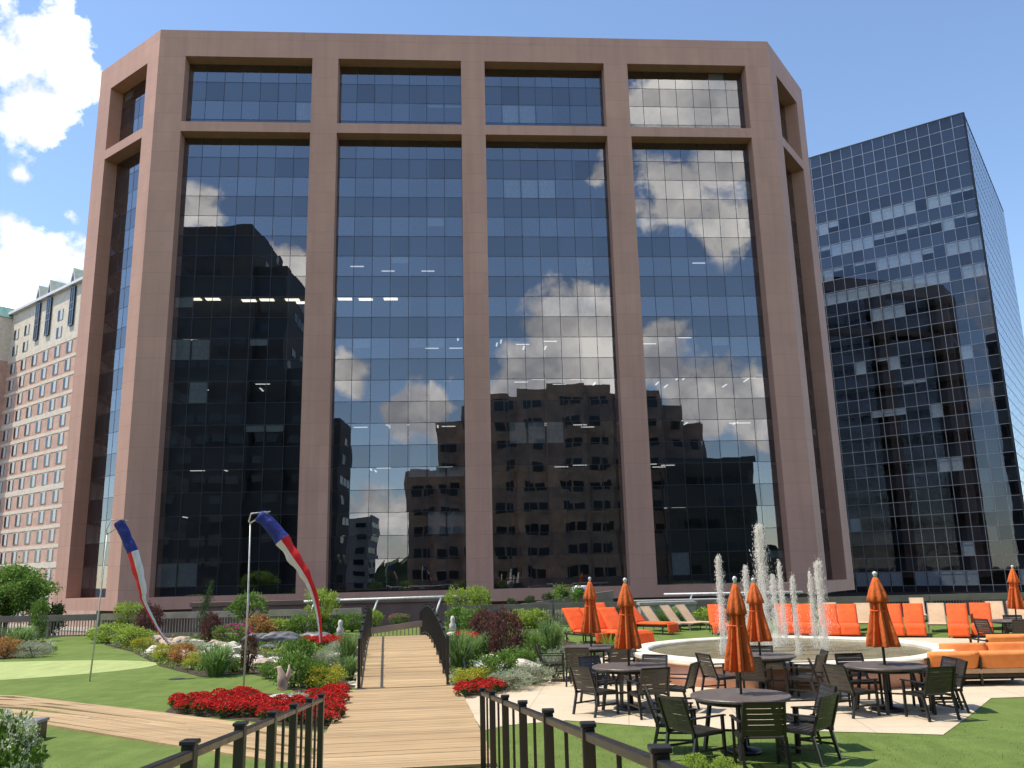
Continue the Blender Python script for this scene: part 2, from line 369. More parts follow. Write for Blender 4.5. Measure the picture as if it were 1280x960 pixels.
# ------------------------------------------------------------------ sky, sun, clouds
SUN_EL, SUN_DIR = rad(63), Vector((-1, -.055, 0)).normalized()
w = bpy.data.worlds.new('World'); sc.world = w; w.use_nodes = True; nt = w.node_tree; nt.nodes.clear()
wo = nt.nodes.new('ShaderNodeOutputWorld'); bg = nt.nodes.new('ShaderNodeBackground')
sky = nt.nodes.new('ShaderNodeTexSky'); sky.sky_type = 'NISHITA'; sky.sun_disc = False; sky.sun_elevation = SUN_EL
sky.sun_rotation = math.atan2(SUN_DIR.x, SUN_DIR.y); sky.air_density = 1.0; sky.dust_density = .15; sky.ozone_density = 2.2; sky.altitude = 30
tc = nt.nodes.new('ShaderNodeTexCoord')
FN = Vector((math.sin(rad(3.97)), -math.cos(rad(3.97)), 0))          # outward normal of the big facade
REC = 1.25
FP = Vector((0, 70, 0)) - FN*REC                                     # a point of its glass plane
blobs = []
for x, y, r, a in ((45, 40, 52, .8), (88, 95, 46, .9), (50, 150, 46, .85), (30, 95, 50, .7), (5, 5, 40, .7), (28, 300, 40, .85), (70, 325, 42, .9), (10, 345, 60, .95), (105, 45, 26, .5), (20, 215, 16, .3), (90, 255, 16, .4), (165, 8, 14, .3)):
    d = ray(x, y).normalized(); blobs.append((d, r/F_PX, a))
for x, y, r, a in ((705, 430, 80, 1.35), (655, 465, 62, 1.3), (740, 405, 50, 1.3), (745, 470, 62, 1.3), (690, 480, 60, 1.3), (815, 440, 50, 1.2), (880, 495, 62, 1.2), (950, 505, 55, 1.2), (530, 510, 46, 1.1), (440, 460, 36, 1.1),
                   (245, 264, 38, 1.1), (362, 345, 46, 1.1), (165, 250, 50, .9), (840, 130, 64, 1.15), (900, 120, 66, 1.2), (820, 165, 40, .8), (905, 190, 60, .8), (835, 230, 55, .75), (910, 260, 60, .6), (742, 217, 28, .8), (480, 645, 50, .9), (565, 480, 30, .5), (440, 690, 60, .9)):
    d = ray(x, y).normalized(); d = d - 2*d.dot(FN)*FN; blobs.append((d, r/F_PX, a))
for x, y, z, r in ((-.8, -.3, .5, .22), (.2, -.7, .75, .2), (-.5, -.8, .2, .2), (-.3, .2, .95, .16)):
    blobs.append((Vector((x, y, z)).normalized(), r, .8))
def wn_(scale, det, rough, src):
    n = nt.nodes.new('ShaderNodeTexNoise'); n.inputs['Scale'].default_value = scale; n.inputs['Detail'].default_value = det; n.inputs['Roughness'].default_value = rough
    nt.links.new(src, n.inputs['Vector']); return n
dirn = tc.outputs['Generated']
wp = wn_(7., 4, .6, dirn)
sub = nt.nodes.new('ShaderNodeVectorMath'); sub.operation = 'SUBTRACT'; nt.links.new(wp.outputs['Color'], sub.inputs[0]); sub.inputs[1].default_value = (.5, .5, .5)
scl = nt.nodes.new('ShaderNodeVectorMath'); scl.operation = 'SCALE'; nt.links.new(sub.outputs[0], scl.inputs[0]); scl.inputs['Scale'].default_value = .055
ad = nt.nodes.new('ShaderNodeVectorMath'); nt.links.new(dirn, ad.inputs[0]); nt.links.new(scl.outputs[0], ad.inputs[1])
acc = None
for d, r, a in blobs:
    ds = nt.nodes.new('ShaderNodeVectorMath'); ds.operation = 'DISTANCE'; nt.links.new(ad.outputs[0], ds.inputs[0]); ds.inputs[1].default_value = d
    v = maprange(nt, ds.outputs['Value'], 0, r*1.25, a, 0)
    acc = v if acc is None else math_(nt, 'MAXIMUM', acc, v)
puff = wn_(16., 7, .62, dirn); wisp = wn_(2.6, 6, .6, dirn)
dens = math_(nt, 'ADD', acc, math_(nt, 'MULTIPLY', math_(nt, 'SUBTRACT', puff.outputs['Fac'], .5), 2.0))
mask = math_(nt, 'MULTIPLY', maprange(nt, dens, .25, .52), maprange(nt, acc, .06, .22))
shade = wn_(9., 5, .6, ad.outputs[0])
ccol = mixc(nt, maprange(nt, shade.outputs['Fac'], .38, .62), (1.0, 1.02, 1.08), (2.5, 2.4, 2.2))
hs = nt.nodes.new('ShaderNodeHueSaturation'); hs.inputs['Saturation'].default_value = 1.0; nt.links.new(sky.outputs[0], hs.inputs['Color'])
skys = nt.nodes.new('ShaderNodeVectorMath'); skys.operation = 'SCALE'; nt.links.new(hs.outputs[0], skys.inputs[0]); skys.inputs['Scale'].default_value = 1.55
cl10 = nt.nodes.new('ShaderNodeVectorMath'); cl10.operation = 'SCALE'; nt.links.new(ccol, cl10.inputs[0]); cl10.inputs['Scale'].default_value = 1/.15
final = mixc(nt, mask, skys.outputs[0], cl10.outputs[0])
nt.links.new(final, bg.inputs[0]); bg.inputs[1].default_value = .15; nt.links.new(bg.outputs[0], wo.inputs[0])
w.cycles.sampling_method = 'MANUAL'; w.cycles.sample_map_resolution = 1024
sd = bpy.data.lights.new('sun', 'SUN'); sd.energy = 5.0; sd.angle = rad(.53); sd.color = (1, .93, .80)
so = bpy.data.objects.new('sun', sd); COL.objects.link(so)
sv = Vector((SUN_DIR.x*math.cos(SUN_EL), SUN_DIR.y*math.cos(SUN_EL), math.sin(SUN_EL))); so.rotation_euler = sv.to_track_quat('Z', 'Y').to_euler(); so.location = sv*50
sc.view_settings.view_transform = 'Standard'; sc.view_settings.look = 'None'; sc.view_settings.exposure = 0
sc.cycles.max_bounces = 8; sc.cycles.transparent_max_bounces = 24; sc.cycles.glossy_bounces = 4; sc.cycles.caustics_reflective = False; sc.cycles.caustics_refractive = False

#GROUND
#BUILDINGS
#PLAZA
#PLANTS

# ================================================================== GROUND
mb = MB(); mb.quad((-3000, -3000, -14), (3000, -3000, -14), (3000, 3000, -14), (-3000, 3000, -14)); struct(mb, 'street_ground', simple('asphalt', (.06, .06, .062), .9, 0, .2, .2, .2, 'world'))
mb = MB(); mb.box(-75, 75, -9, 43.2, -14, -.3); struct(mb, 'podium', M['fence_grey'])
mb = MB(); mb.box(-74.9, 74.9, -8.9, 43.1, -.299, 0); struct(mb, 'lawn', M['lawn'])

def sheet(name, pts, z, mat, t=.0):
    bm_ = MB(); n = len(pts)
    bm_.add([(p[0], p[1], z) for p in pts], [tuple(range(n))]); return struct(bm_, name, mat)
# patio outline, counter-clockwise seen from above
patio = [g(604, 914), g(634, 907), g(708, 901), g(815, 909), g(950, 913), g(1080, 916), g(1179, 919), g(1212, 895), g(1239, 873), g(1330, 870), g(1460, 868), g(1420, 800), g(1250, 798), g(1100, 797),
         g(980, 791), g(860, 800), g(800, 806), g(770, 815), g(720, 835), g(660, 855), g(640, 862), g(575, 873)]
sheet('patio', patio, .008, M['paving'])
# putting green
c0 = g(30, 838); mb = MB(); pts = []
for k in range(64):
    a = 2*PI*k/64; r = 1+.05*math.sin(2*a+1)+.04*math.sin(3*a)
    pts.append((c0.x-2.0+5.3*r*math.cos(a), c0.y+3.2*r*math.sin(a), 0))
sheet('putting_green', pts, .006, M['green'])
h = g(221, 849); sheet('golf_hole', [(h.x+.2*math.cos(2*PI*k/20), h.y+.2*math.sin(2*PI*k/20)) for k in range(20)], .010, M['darkstone'])

# planting beds (mulch)
sheet('planting_bed', [g(x, y) for x, y in ((130, 806), (165, 815), (200, 833), (250, 846), (310, 842), (345, 850), (370, 866), (436, 864), (452, 806), (460, 795), (300, 793), (200, 792), (140, 795))], .005, M['soil'])
sheet('planting_bed', [g(x, y) for x, y in ((568, 866), (575, 873), (640, 862), (700, 851), (735, 832), (770, 815), (740, 806), (700, 800), (715, 789), (620, 786), (548, 790), (545, 806))], .005, M['soil'])
sheet('planting_bed', [g(x, y) for x, y in ((-60, 824), (0, 824), (60, 818), (72, 812), (60, 802), (0, 800), (-60, 802))], .005, M['soil'])
sheet('planting_bed', [g(x, y) for x, y in ((205, 891), (215, 883), (262, 876), (320, 868), (432, 866), (424, 910), (396, 913), (300, 900))], .006, M['soil'])
sheet('lawn_patch', [g(x, y) for x, y in ((335, 818), (395, 815), (398, 808), (345, 809))], .012, M['lawn'])

# wooden walkway: real planks laid across it
WD = ray(507, 724); WD = Vector((WD.x, WD.y, 0)).normalized(); WR = Vector((WD.y, -WD.x, 0))
W0 = g(503, 954); W0.z = 0
def walk(s, t, z=0): return W0 + WD*s + WR*t + Vector((0, 0, z))
S_FOOT = (g(503, 862) - W0).dot(WD)
def plank_run(mb, s0, s1, halfw, zf, wp=.14, cen=lambda s: 0, th=.035):
    s = s0
    while s < s1:
        a, b_ = s, min(s+wp-.007, s1); h = halfw(s) if callable(halfw) else halfw; j = random.uniform(-.006, .006); c = cen(s)
        za, zb = zf(a), zf(b_); jz = random.uniform(0, .004)
        vs = [walk(q, c+t, z) for q, zz in ((a, za), (b_, zb)) for t, z in ((-h+j, zz-th), (h+j, zz-th), (h+j, zz+jz), (-h+j, zz+jz))]
        mb.add(vs, [(3, 2, 1, 0), (4, 5, 6, 7), (0, 1, 5, 4), (1, 2, 6, 5), (2, 3, 7, 6), (3, 0, 4, 7)])
        s += wp
mb = MB(); plank_run(mb, -.5, S_FOOT-.05, 1.2, lambda s: .045); struct(mb, 'walkway', M['planks'])
# ramp down which the viewer stands
RD = ray(511, 722); RD = Vector((RD.x, RD.y, 0)).normalized(); RR = Vector((RD.y, -RD.x, 0)); SL = .094
pl, pr = at(404, 860, 11.0), at(603, 852, 11.0); RC = (pl+pr)/2; RC.z = 0; RW = (pr-pl).length/2
mb = MB(); s = .6
while s < 12.5:
    z0, z1 = .045+SL*s, .045+SL*(s+.133); j = random.uniform(-.005, .005)
    vs = [RC - RD*q + RR*(t+j) + Vector((0, 0, z)) for q, z in ((s, z0), (s+.133, z1)) for t, z in ((-RW-.05, z-.035), (RW+.05, z-.035), (RW+.05, z), (-RW-.05, z))]
    mb.add(vs, [(0, 1, 2, 3), (7, 6, 5, 4), (4, 5, 1, 0), (5, 6, 2, 1), (6, 7, 3, 2), (7, 4, 0, 3)]); s += .14
for sg in (-1, 1):
    a = RC + RR*sg*(RW+.01); b_ = a - RD*12.5; o_ = RR*sg*.04
    vs = [a, b_, b_+Vector((0, 0, SL*12.5)), a+Vector((0, 0, .005)), a+o_, b_+o_, b_+o_+Vector((0, 0, SL*12.5)), a+o_+Vector((0, 0, .005))]
    mb.add(vs, [(0, 1, 2, 3), (7, 6, 5, 4), (0, 4, 5, 1), (3, 2, 6, 7), (0, 3, 7, 4), (1, 5, 6, 2)])
struct(mb, 'ramp', M['planks'])
# side path to the left: boards run along it
top = [(-260, 868), (-100, 868), (0, 870), (60, 873), (208, 893), (300, 904), (414, 920)]; bot = [(-260, 884), (-100, 888), (0, 898), (85, 913), (240, 937), (320, 950), (398, 962)]
T_ = [g(*p) for p in top]; B_ = [g(*p) for p in bot]
def lerp_path(P, t):
    L = [0]
    for a, b in zip(P, P[1:]): L.append(L[-1]+(b-a).length)
    d = t*L[-1]
    for i in range(len(P)-1):
        if d <= L[i+1]+1e-6: return P[i].lerp(P[i+1], (d-L[i])/max(1e-6, L[i+1]-L[i]))
    return P[-1]
mb = MB(); NB, NS = 17, 3
for k in range(NB):
    off = random.random()
    for i in range(NS):
        t0, t1 = (i+off-.5)/NS, (i+off+.5)/NS-.0003; t0, t1 = max(0, t0), min(1, t1)
        if t1 <= t0: continue
        q = []
        for t in (t0, t1):
            A, B2 = lerp_path(T_, t), lerp_path(B_, t)
            q += [A.lerp(B2, k/NB), A.lerp(B2, (k+.985)/NB)]
        zt = .028+random.uniform(0, .003)
        vs = [(*q[0].xy, 0), (*q[2].xy, 0), (*q[3].xy, 0), (*q[1].xy, 0), (*q[0].xy, zt), (*q[2].xy, zt), (*q[3].xy, zt), (*q[1].xy, zt)]
        mb.add(vs, [(4, 7, 6, 5), (0, 1, 2, 3), (0, 4, 5, 1), (3, 2, 6, 7), (0, 3, 7, 4), (1, 5, 6, 2)])
struct(mb, 'side_path', M['planks'])

# ================================================================== BUILDINGS
class Face:
    """vertical plane: u runs left to right as seen from outside, v goes into the building"""
    def __init__(s, P0, P1):
        s.P0 = Vector((P0[0], P0[1], 0)); d = Vector((P1[0]-P0[0], P1[1]-P0[1], 0)); s.L = d.length; s.u = d.normalized(); s.n = Vector((-s.u.y, s.u.x, 0))
    def T(s, p): return s.P0 + s.u*p[0] + s.n*p[1] + Vector((0, 0, p[2]))
    def P(s, u, v=0, z=0): return s.T((u, v, z))

def curtain(face, root, openings, v, z_of, cw, rh, zref, mat, mull, vis_par, blind_p=.1, lights=(), depth=9, mw=.05, pro=.02, ext=.6, blind_mat=None, skip_vis_above=1e9, interior=True, full_blind=.5, vis_rows=None, ceil_lamps=None, lampname='ceiling_light'):
    """glass, mullion grid, spandrels, office floors, blinds and lit lamps behind a set of openings (u0,u1,z0,z1)"""
    for (u0, u1, z0, z1) in openings:
        G = MB(); G.uv = []; Mu = MB(); Sp = MB(); Ce = MB(); Bk = MB()
        G.quad((u0, v, z0), (u1, v, z0), (u1, v, z1), (u0, v, z1), face.T)
        G.uv += [((a-u0)/cw, (b-zref)/rh) for a, b in ((u0, z0), (u1, z0), (u1, z1), (u0, z1))]
        n = max(1, round((u1-u0)/cw)); w_ = (u1-u0)/n
        for i in range(0, n+1):
            uu = u0+i*w_; Mu.box(uu-mw/2, uu+mw/2, v-pro, v+.03, z0, z1, face.T)
        k0 = math.floor((z0-zref)/rh); k1 = math.ceil((z1-zref)/rh)
        for k in range(k0, k1+1):
            zz = zref+k*rh
            if z0 < zz < z1: Mu.box(u0, u1, v-pro*.8, v+.025, zz-mw/2, zz+mw/2, face.T)
        for k in range(k0, k1+1):
            za, zb = max(z0, zref+k*rh), min(z1, zref+(k+1)*rh)
            if zb <= za: continue
            vis = (k % 2 == vis_par) and zb <= skip_vis_above
            if not vis: Sp.box(u0, u1, v+.12, v+.2, za, zb, face.T)
            else:
                run = 0; full = True; hh = 1
                for i in range(n):
                    if run <= 0:
                        run = random.choice((1, 1, 2, 3)) ; on = random.random() < (blind_p(zb) if callable(blind_p) else blind_p); full = random.random() < full_blind; hh = 1 if full else random.uniform(.15, .5)
                    run -= 1
                    if on: BL.setdefault(root.name, []).append((face, u0+i*w_+w_/2, v+.16, zb-.03, w_-.16, (zb-za-.06)*hh, root, blind_mat or M['blind']))
        if interior:
            for k in range(k0-1, k1+1):
                if k % 2 != vis_par and zref+(k+.9)*rh < z1+.3:
                    za = zref+k*rh; Ce.box(u0-ext, u1+ext, v+.22, v+depth, za+.25, za+rh-.25, face.T)
            Bk.quad((u0-ext, v+depth, z0), (u1+ext, v+depth, z0), (u1+ext, v+depth, z1), (u0-ext, v+depth, z1), face.T)
        else: Bk.quad((u0, v+.5, z0), (u1, v+.5, z0), (u1, v+.5, z1), (u0, v+.5, z1), face.T)
        G.build('glass', mat, root); Mu.build('mullions', mull, root)
        if Sp.v: Sp.build('spandrel_panels', M['spandrel'], root)
        if Ce.v: Ce.build('office_floors', M['ceiling'], root)
        Bk.build('office_back_wall', M['office'], root)
BL = {}
def hang_blinds(root):
    """each blind is a part; past a hundred the rest hang as one mesh"""
    L = BL[root.name]; rest = MB()
    me = MB().quad((-.5, 0, -1), (.5, 0, -1), (.5, 0, 0), (-.5, 0, 0)).mesh('window_blind', L[0][7])
    for i, (f, u, v, z, w_, h, r, mt_) in enumerate(L):
        if i < 100:
            o = bpy.data.objects.new('window_blind', me); COL.objects.link(o); o.parent = root
            o.location = f.P(u, v, z) - root.location; o.rotation_euler = (0, 0, math.atan2(f.u.y, f.u.x)); o.scale = (w_, 1, h)
        else: rest.quad((u-w_/2, v, z-h), (u+w_/2, v, z-h), (u+w_/2, v, z), (u-w_/2, v, z), f.T)
    if rest.v: rest.build('window_blinds', L[0][7], root)['kind'] = 'stuff'

def stone_grid(face, depth, piers, beams, W=None):
    """piers: (u0,u1) full height, beams: (z0,z1) between the piers"""
    mb = MB(); zt = 51.06
    for a, b in piers: mb.box(a, b, 0, depth, .35, zt, face.T)
    us = sorted(piers)
    for (a, b), (c, d) in zip(us, us[1:]):
        for z0, z1 in beams: mb.box(b, c, .0, depth, z0, z1, face.T)
    return mb
th = rad(3.97)
def fpt(u): return Vector((u*math.cos(th), 70+u*math.sin(th), 0))
A0, A1 = fpt(-31.0), fpt(24.95); LC = Vector((-39.26, 74.16, 0)); RCh = Vector((30.88, 80.18, 0))
inw = Vector((-math.sin(th), math.cos(th), 0)); LB = LC+inw*45; RB = RCh+inw*40
big = thing('office_building', 'large pink granite office building with mirrored glass bays, straight ahead behind the plaza', 'building', (0, 78, -14))
BE = [(48.45, 51.06), (41.07, 42.0), (.35, 1.3)]
front = Face(A0, A1); lch = Face(LC, A0); rch = Face(A1, RCh)
off = 31.0
fp = [(0, 2.35), (13.58, 15.9), (27.0, 29.15), (40.2, 42.4), (53.6, 55.95)]
stone_grid(front, REC, fp, BE).build('granite_frame', M['granite'], big)
lp = [(0, 2.16), (8.6, lch.L)]; rp = [(0, 1.85), (8.0, rch.L)]
stone_grid(lch, REC, lp, BE).build('granite_frame', M['granite'], big)
stone_grid(rch, REC, rp, BE).build('granite_frame', M['granite'], big)
lsd = Face(LB, LC); rsd = Face(RCh, RB)
def side_piers(L): n = 3; w_ = (L-2.3)/n; return [(i*w_, i*w_+2.3) for i in range(n+1)]
stone_grid(lsd, REC, side_piers(lsd.L), BE).build('granite_frame', M['granite'], big)
stone_grid(rsd, REC, side_piers(rsd.L), BE).build('granite_frame', M['granite'], big)
def ops(piers): 
    r = []
    for (a, b), (c, d) in zip(piers, piers[1:]): r += [(b, c, 1.3, 41.07), (b, c, 42.0, 48.45)]
    return r
ZR = 24.34
for fc, pp, dp, bp in ((front, fp, 9, .09), (lch, lp, 3, .05), (rch, rp, 3, .05), (lsd, side_piers(lsd.L), 1.5, .05), (rsd, side_piers(rsd.L), 1.5, .05)):
    curtain(fc, big, ops(pp), REC, None, 1.63, 1.86, ZR, M['glass'], M['mullion'], 0, bp, depth=dp, blind_mat=M['blind'], full_blind=.35, mw=.042, pro=.010)
hang_blinds(big)
# back, roof and dark undercroft
mb = MB(); poly = [LB, LC, A0, A1, RCh, RB]
cen = sum(poly, Vector())/6
def shrink(p, k): return p + (cen-p).normalized()*k
mb.prism([shrink(p, 1.2) for p in poly][::1], 50.2, 50.6); mb.build('roof', M['ceiling'], big)
mb = MB(); mb.prism([shrink(p, 3.4) for p in poly], -14, 1.2); mb.build('base_wall', M['brownstone'], big)
mb = MB(); mb.prism([shrink(p, 14.5) for p in poly], 1.2, 50.1); mb.build('core', M['office'], big)
# lit lamps seen through the glass
lampm = MB(); lampm.box(-.6, .6, -.3, .3, -.04, 0); lm_w = lampm.mesh('ceiling_light', M['lamp'])
lampm = MB(); lampm.box(-.6, .6, -.06, .06, -.05, 0); lm_c = lampm.mesh('strip_light', M['lamp_cool'])
def lamp(me, u, v, z, rz=0):
    o = bpy.data.objects.new(me.name.split('.')[0], me); COL.objects.link(o); o.parent = big; p = front.P(u, v, z); o.location = p - big.location; o.rotation_euler = (0, 0, th+rz)
rl = random.Random(3)
ceilz = lambda k: ZR + k*3.72 + 1.86 + .24
for u, v in ((3.6, 3.6), (5.2, 3.6), (8.2, 4), (9.8, 3.8), (12.0, 3.8), (12.8, 4.6), (16.6, 3.6), (18.4, 3.7), (20.6, 3.6)): lamp(lm_w, u, v-1, ceilz(0))
for k, n in ((-1, 13), (-2, 16), (-3, 20), (-4, 14), (1, 4), (-5, 5), (-6, 4)):
    for _ in range(n):
        while True:
            u = rl.uniform(2.8, 52.8)
            if not any(a-.3 < u < b+.3 for a, b in fp): break
        lamp(lm_c, u, rl.choice((2.4, 3.4, 4.4, 5.6)), ceilz(k), rl.choice((0, 0, PI/2)))

# dark glass tower on the right
PT = at(1162, 720, 113); PT.z = 0; dt = Vector((math.cos(rad(144.25)), math.sin(rad(144.25)), 0)); corner = PT - dt*11.6
tower = thing('glass_tower', 'dark glass office tower with pale window blinds, right of the pink granite building', 'building', (corner.x, corner.y, -14))
tf = Face(corner+dt*40.5, corner); dr = Vector((math.cos(rad(54.25)), math.sin(rad(54.25)), 0)); tr_ = Face(corner, corner+dr*41.7)
TZ = 62.8; TR = 1.80; ZT = 62.8-TR*34
curtain(tf, tower, [(.3, tf.L-.05, -1.0, TZ)], 0, None, 1.48, TR, ZT, M['glass2'], M['mullion_pale'], 1, lambda z: .9 if z > TZ-TR*13 else (.75 if z < 5 else .13), depth=5, ext=-.1, mw=.06, blind_mat=M['blind2'], skip_vis_above=TZ-TR*4.5, full_blind=.7)
curtain(tr_, tower, [(.05, tr_.L, -1.0, TZ)], 0, None, 1.48, TR, ZT, M['glass3'], M['mullion_pale'], 1, .3, depth=3, mw=.16, blind_mat=M['blind2'], interior=False)
hang_blinds(tower)
mb = MB(); q = corner+dt*40.5; r = corner+dr*41.7; s4 = q+dr*41.7
mb.prism([q+dr*.4, corner+dr*.4+dt*.4, r+dt*.4, s4], TZ-.6, TZ-.2); mb.build('roof', M['mullion'], tower)
mb = MB(); mb.prism([q+dr*6, corner+dr*6+dt*6, r+dt*6-dr*1, s4-dr*1], -14, TZ-.5); mb.build('core', M['office'], tower)
mb = MB(); mb.bar(corner+dt*40.5+Vector((0, 0, TZ)), corner+Vector((0, 0, TZ)), .12, .16); mb.bar(corner+Vector((0, 0, TZ)), r+Vector((0, 0, TZ)), .12, .16)
mb.bar(corner+Vector((0, 0, -14)), corner+Vector((0, 0, TZ)), .22, .22); mb.build('parapet', M['spandrel'], tower)
mb = MB(); mb.box(0, tf.L, .05, .3, -14, -1, tf.T); mb.box(0, tr_.L, .05, .3, -14, -1, tr_.T); mb.build('base_wall', M['darkstone'], tower)

# hotel on the left
PH = at(75, 720, 130); PH.z = 0; ah = rad(141.5); dh = Vector((math.cos(ah), math.sin(ah), 0)); nh = Vector((dh.y, -dh.x, 0))   # nh points away from the viewer
hotel = thing('brick_hotel', 'brick and cream hotel with green copper roof, at the left edge', 'building', (PH.x, PH.y, -14))
hf = Face(PH+dh*28, PH-dh*16)                    # local u grows to the right: u = 22 - s
EV = 50.6
mb = MB(); mb.box(0, 44, 0, 16, -14, 41.6, hf.T); mb.build('brick_wall', M['brick'], hotel)
mb = MB(); mb.box(0, 44, -.02, 16, 41.6, EV, hf.T)
for k in range(19):
    z = 41.6-3.0*k
    if z > -12: mb.box(0, 44, -.06, .0, z-.62, z-.12 if k % 4 else z+.25, hf.T)
mb.build('cream_bands', M['cream'], hotel)
winm = MB(); winm.box(-1.05, 1.05, -.02, .05, 0, 1.95); wme = winm.mesh('window', M['cream'])
pan = MB(); pan.box(-.98, .98, -.045, -.021, .06, 1.88); pme = pan.mesh('pane', M['darkwin'])
cur = MB(); cur.box(-.1, .80, -.06, -.046, .08, 1.86); cme = cur.mesh('curtain', M['blind'])
rh_ = math.atan2(hf.u.y, hf.u.x)
for k in range(-2, 18):
    z = 38.9 - 3.0*k + (.25 if k < 0 else 0)
    for i in range(10 if k < 14 else 7):
        s_ = -.3+4.3*i; 
        if s_ > 27.4: continue
        if k < 0 and i in (1, 3, 4): continue
        o = bpy.data.objects.new('window', wme); COL.objects.link(o); o.parent = hotel; o.location = hf.P(28-s_, -.03, z) - hotel.location; o.rotation_euler = (0, 0, rh_)
        for me in (pme, cme):
            c_ = bpy.data.objects.new(me.name.split('.')[0], me); COL.objects.link(c_); c_.parent = o
mb = MB()
prof = [(-1, EV), (3.2, EV+4.2), (3.2, EV)]
vs = [hf.P(u, v, z) for u in (-.3, 44.3) for v, z in ((-.5, EV), (3.4, EV+2.5), (9, EV+2.5), (16, EV))]
mb.add(vs, [(0, 1, 5, 4), (1, 2, 6, 5), (2, 3, 7, 6), (3, 0, 4, 7), (3, 2, 1, 0), (4, 5, 6, 7)]); mb.build('copper_roof', M['copper'], hotel)
mb = MB(); mb.box(-.4, 44.4, -.7, .1, EV-.35, EV+.12, hf.T); mb.build('eave', M['white'], hotel)
for s_ in (4.0, 12.6, 16.9):        # gabled dormers over tall bay windows
    u = 28-s_
    d = MB(); d.add([hf.P(u+a, v, z) for v in (-.5, 2.5) for a, z in ((-1.0, EV-.2), (1.0, EV-.2), (0, EV+2.6))], [(0, 1, 2), (5, 4, 3), (0, 2, 5, 3), (1, 4, 5, 2), (0, 3, 4, 1)])
    dm = d.build('dormer', M['cream'], hotel)
    b = MB(); b.box(u-.7, u+.7, -.3, .1, EV-7.2, EV-.6, hf.T); bo = b.build('bay_window', M['blue'] if False else M['darkwin'], hotel)
    f2 = MB(); f2.add([hf.P(u+a, -.53, z) for a, z in ((-.62, EV+.1), (.62, EV+.1), (0, EV+1.9))], [(0, 1, 2)]); f2.build('gable_glass', M['darkwin'], dm, world=False).location = (0, 0, 0)
    f3 = MB()
    for zz in (EV-7.2, EV-4.6, EV-3.4, EV-.8): f3.box(u-.74, u+.74, -.36, -.301, zz, zz+.12, hf.T)
    for a in (-.74, -.04, .66): f3.box(u+a, u+a+.08, -.355, -.301, EV-7.2, EV-.6, hf.T)
    f3.build('bay_frame', M['mullion_pale'], hotel)
# correct the gable glass offsets (children of dormers carry world vertices)
for o in list(bpy.data.objects):
    if o.name.startswith('gable_glass'): o.location = Vector((0, 0, 0)) - hotel.location
# projecting wing at the far left
mb = MB(); mb.box(-14, .0, -4.5, 6, -14, 41.6, hf.T); mb.build('wing_brick_wall', M['brick'], hotel)
mb = MB(); mb.box(-14, .04, -4.55, 6, 41.6, EV-1.0, hf.T)
for k in range(19):
    z = 41.6-3.0*k
    if z > -12: mb.box(-14, .06, -4.6, -3.5, z-.62, z-.12 if k % 4 else z+.25, hf.T)
mb.build('wing_cream_bands', M['cream'], hotel)
vs = [hf.P(u, v, z) for v in (-4.9, 6) for u, z in ((-14.3, EV-1), (-12, EV+1.4), (-1.8, EV+1.4), (.3, EV-1))]
mb = MB(); mb.add(vs, [(0, 1, 2, 3), (7, 6, 5, 4), (0, 4, 5, 1), (1, 5, 6, 2), (2, 6, 7, 3), (3, 7, 4, 0)]); mb.build('wing_copper_roof', M['copper'], hotel)

for k in range(16):
    for i in range(3):
        o = bpy.data.objects.new('window', wme); COL.objects.link(o); o.parent = hotel; o.location = hf.P(-2.4-4.3*i, -4.53, 38.9-3.0*k) - hotel.location; o.rotation_euler = (0, 0, rh_)
        for me in (pme, cme):
            c_ = bpy.data.objects.new(me.name.split('.')[0], me); COL.objects.link(c_); c_.parent = o
# blocks that stand behind the viewer and show only as reflections in the glass
def mirror_pt(px, py, D):
    d = ray(px, py); P = Vector((0, 0, EYE)) + d*(D/d.y)
    return P - 2*(P-FP).dot(FN)*FN
def band_block(root, pts, ztop, fh, wall, winp=.5, col_w=3.2, z0=-14):
    """pts: footprint corner list in order; strip windows on every side"""
    W = MB(); G_ = MB(); n = len(pts)
    W.prism([(p.x, p.y) for p in pts], z0, ztop)
    for i in range(n):
        f = Face(pts[i], pts[(i+1) % n])
        if f.P(f.L/2, 1).xy == 0: pass
        z = z0+3
        while z+fh*.5 < ztop-1.2:
            u = .9
            while u+col_w*.8 < f.L-.5:
                if random.random() < winp: G_.box(u, u+col_w*.82, -.08, .15, z+.9, z+.9+fh*.42, f.T)
                u += col_w
            z += fh
    W.build('wall', wall, root); G_.build('windows', M['darkwin'], root)
def mirrored(px0, px1, pytop, D, depth, shift=0):
    """footprint and roof height of a block whose mirror image spans px0..px1 at distance D"""
    a = mirror_pt(px0, 720, D); b = mirror_pt(px1, 720, D+shift); zt = at((px0+px1)/2, pytop, D).z
    d = (b-a).normalized(); back = Vector((-d.y, d.x, 0)); 
    if back.y > 0: back = -back
    P = [a, b, b+back*depth, a+back*depth]
    for p in P: p.z = 0
    # make the order clockwise/outward consistent: inward normal must point to the centre
    c = sum(P, Vector())/4; f = Face(P[0], P[1])
    if (c-P[0]).dot(f.n) < 0: P = P[::-1]
    return P, zt
def block(name, label, tiers, wall, fh, winp=.9, col_w=3.2):
    P, zt = mirrored(*tiers[0][:4], tiers[0][4]); c = sum(P, Vector())/4
    root = thing(name, label, 'building', (c.x, c.y, -14))
    for t in tiers:
        P, zt = mirrored(t[0], t[1], t[2], t[3], t[4], t[5] if len(t) > 5 else 0); band_block(root, P, zt, fh, wall, winp, col_w)
block('dark_tower_block', 'charcoal high-rise seen only as the dark reflection in the leftmost glass bay', [(150, 300, 283, 165, 22), (299, 347, 335, 167, 22), (346, 382, 462, 169, 20), (381, 418, 522, 168, 12)], M['darkstone'], 3.9, .5)
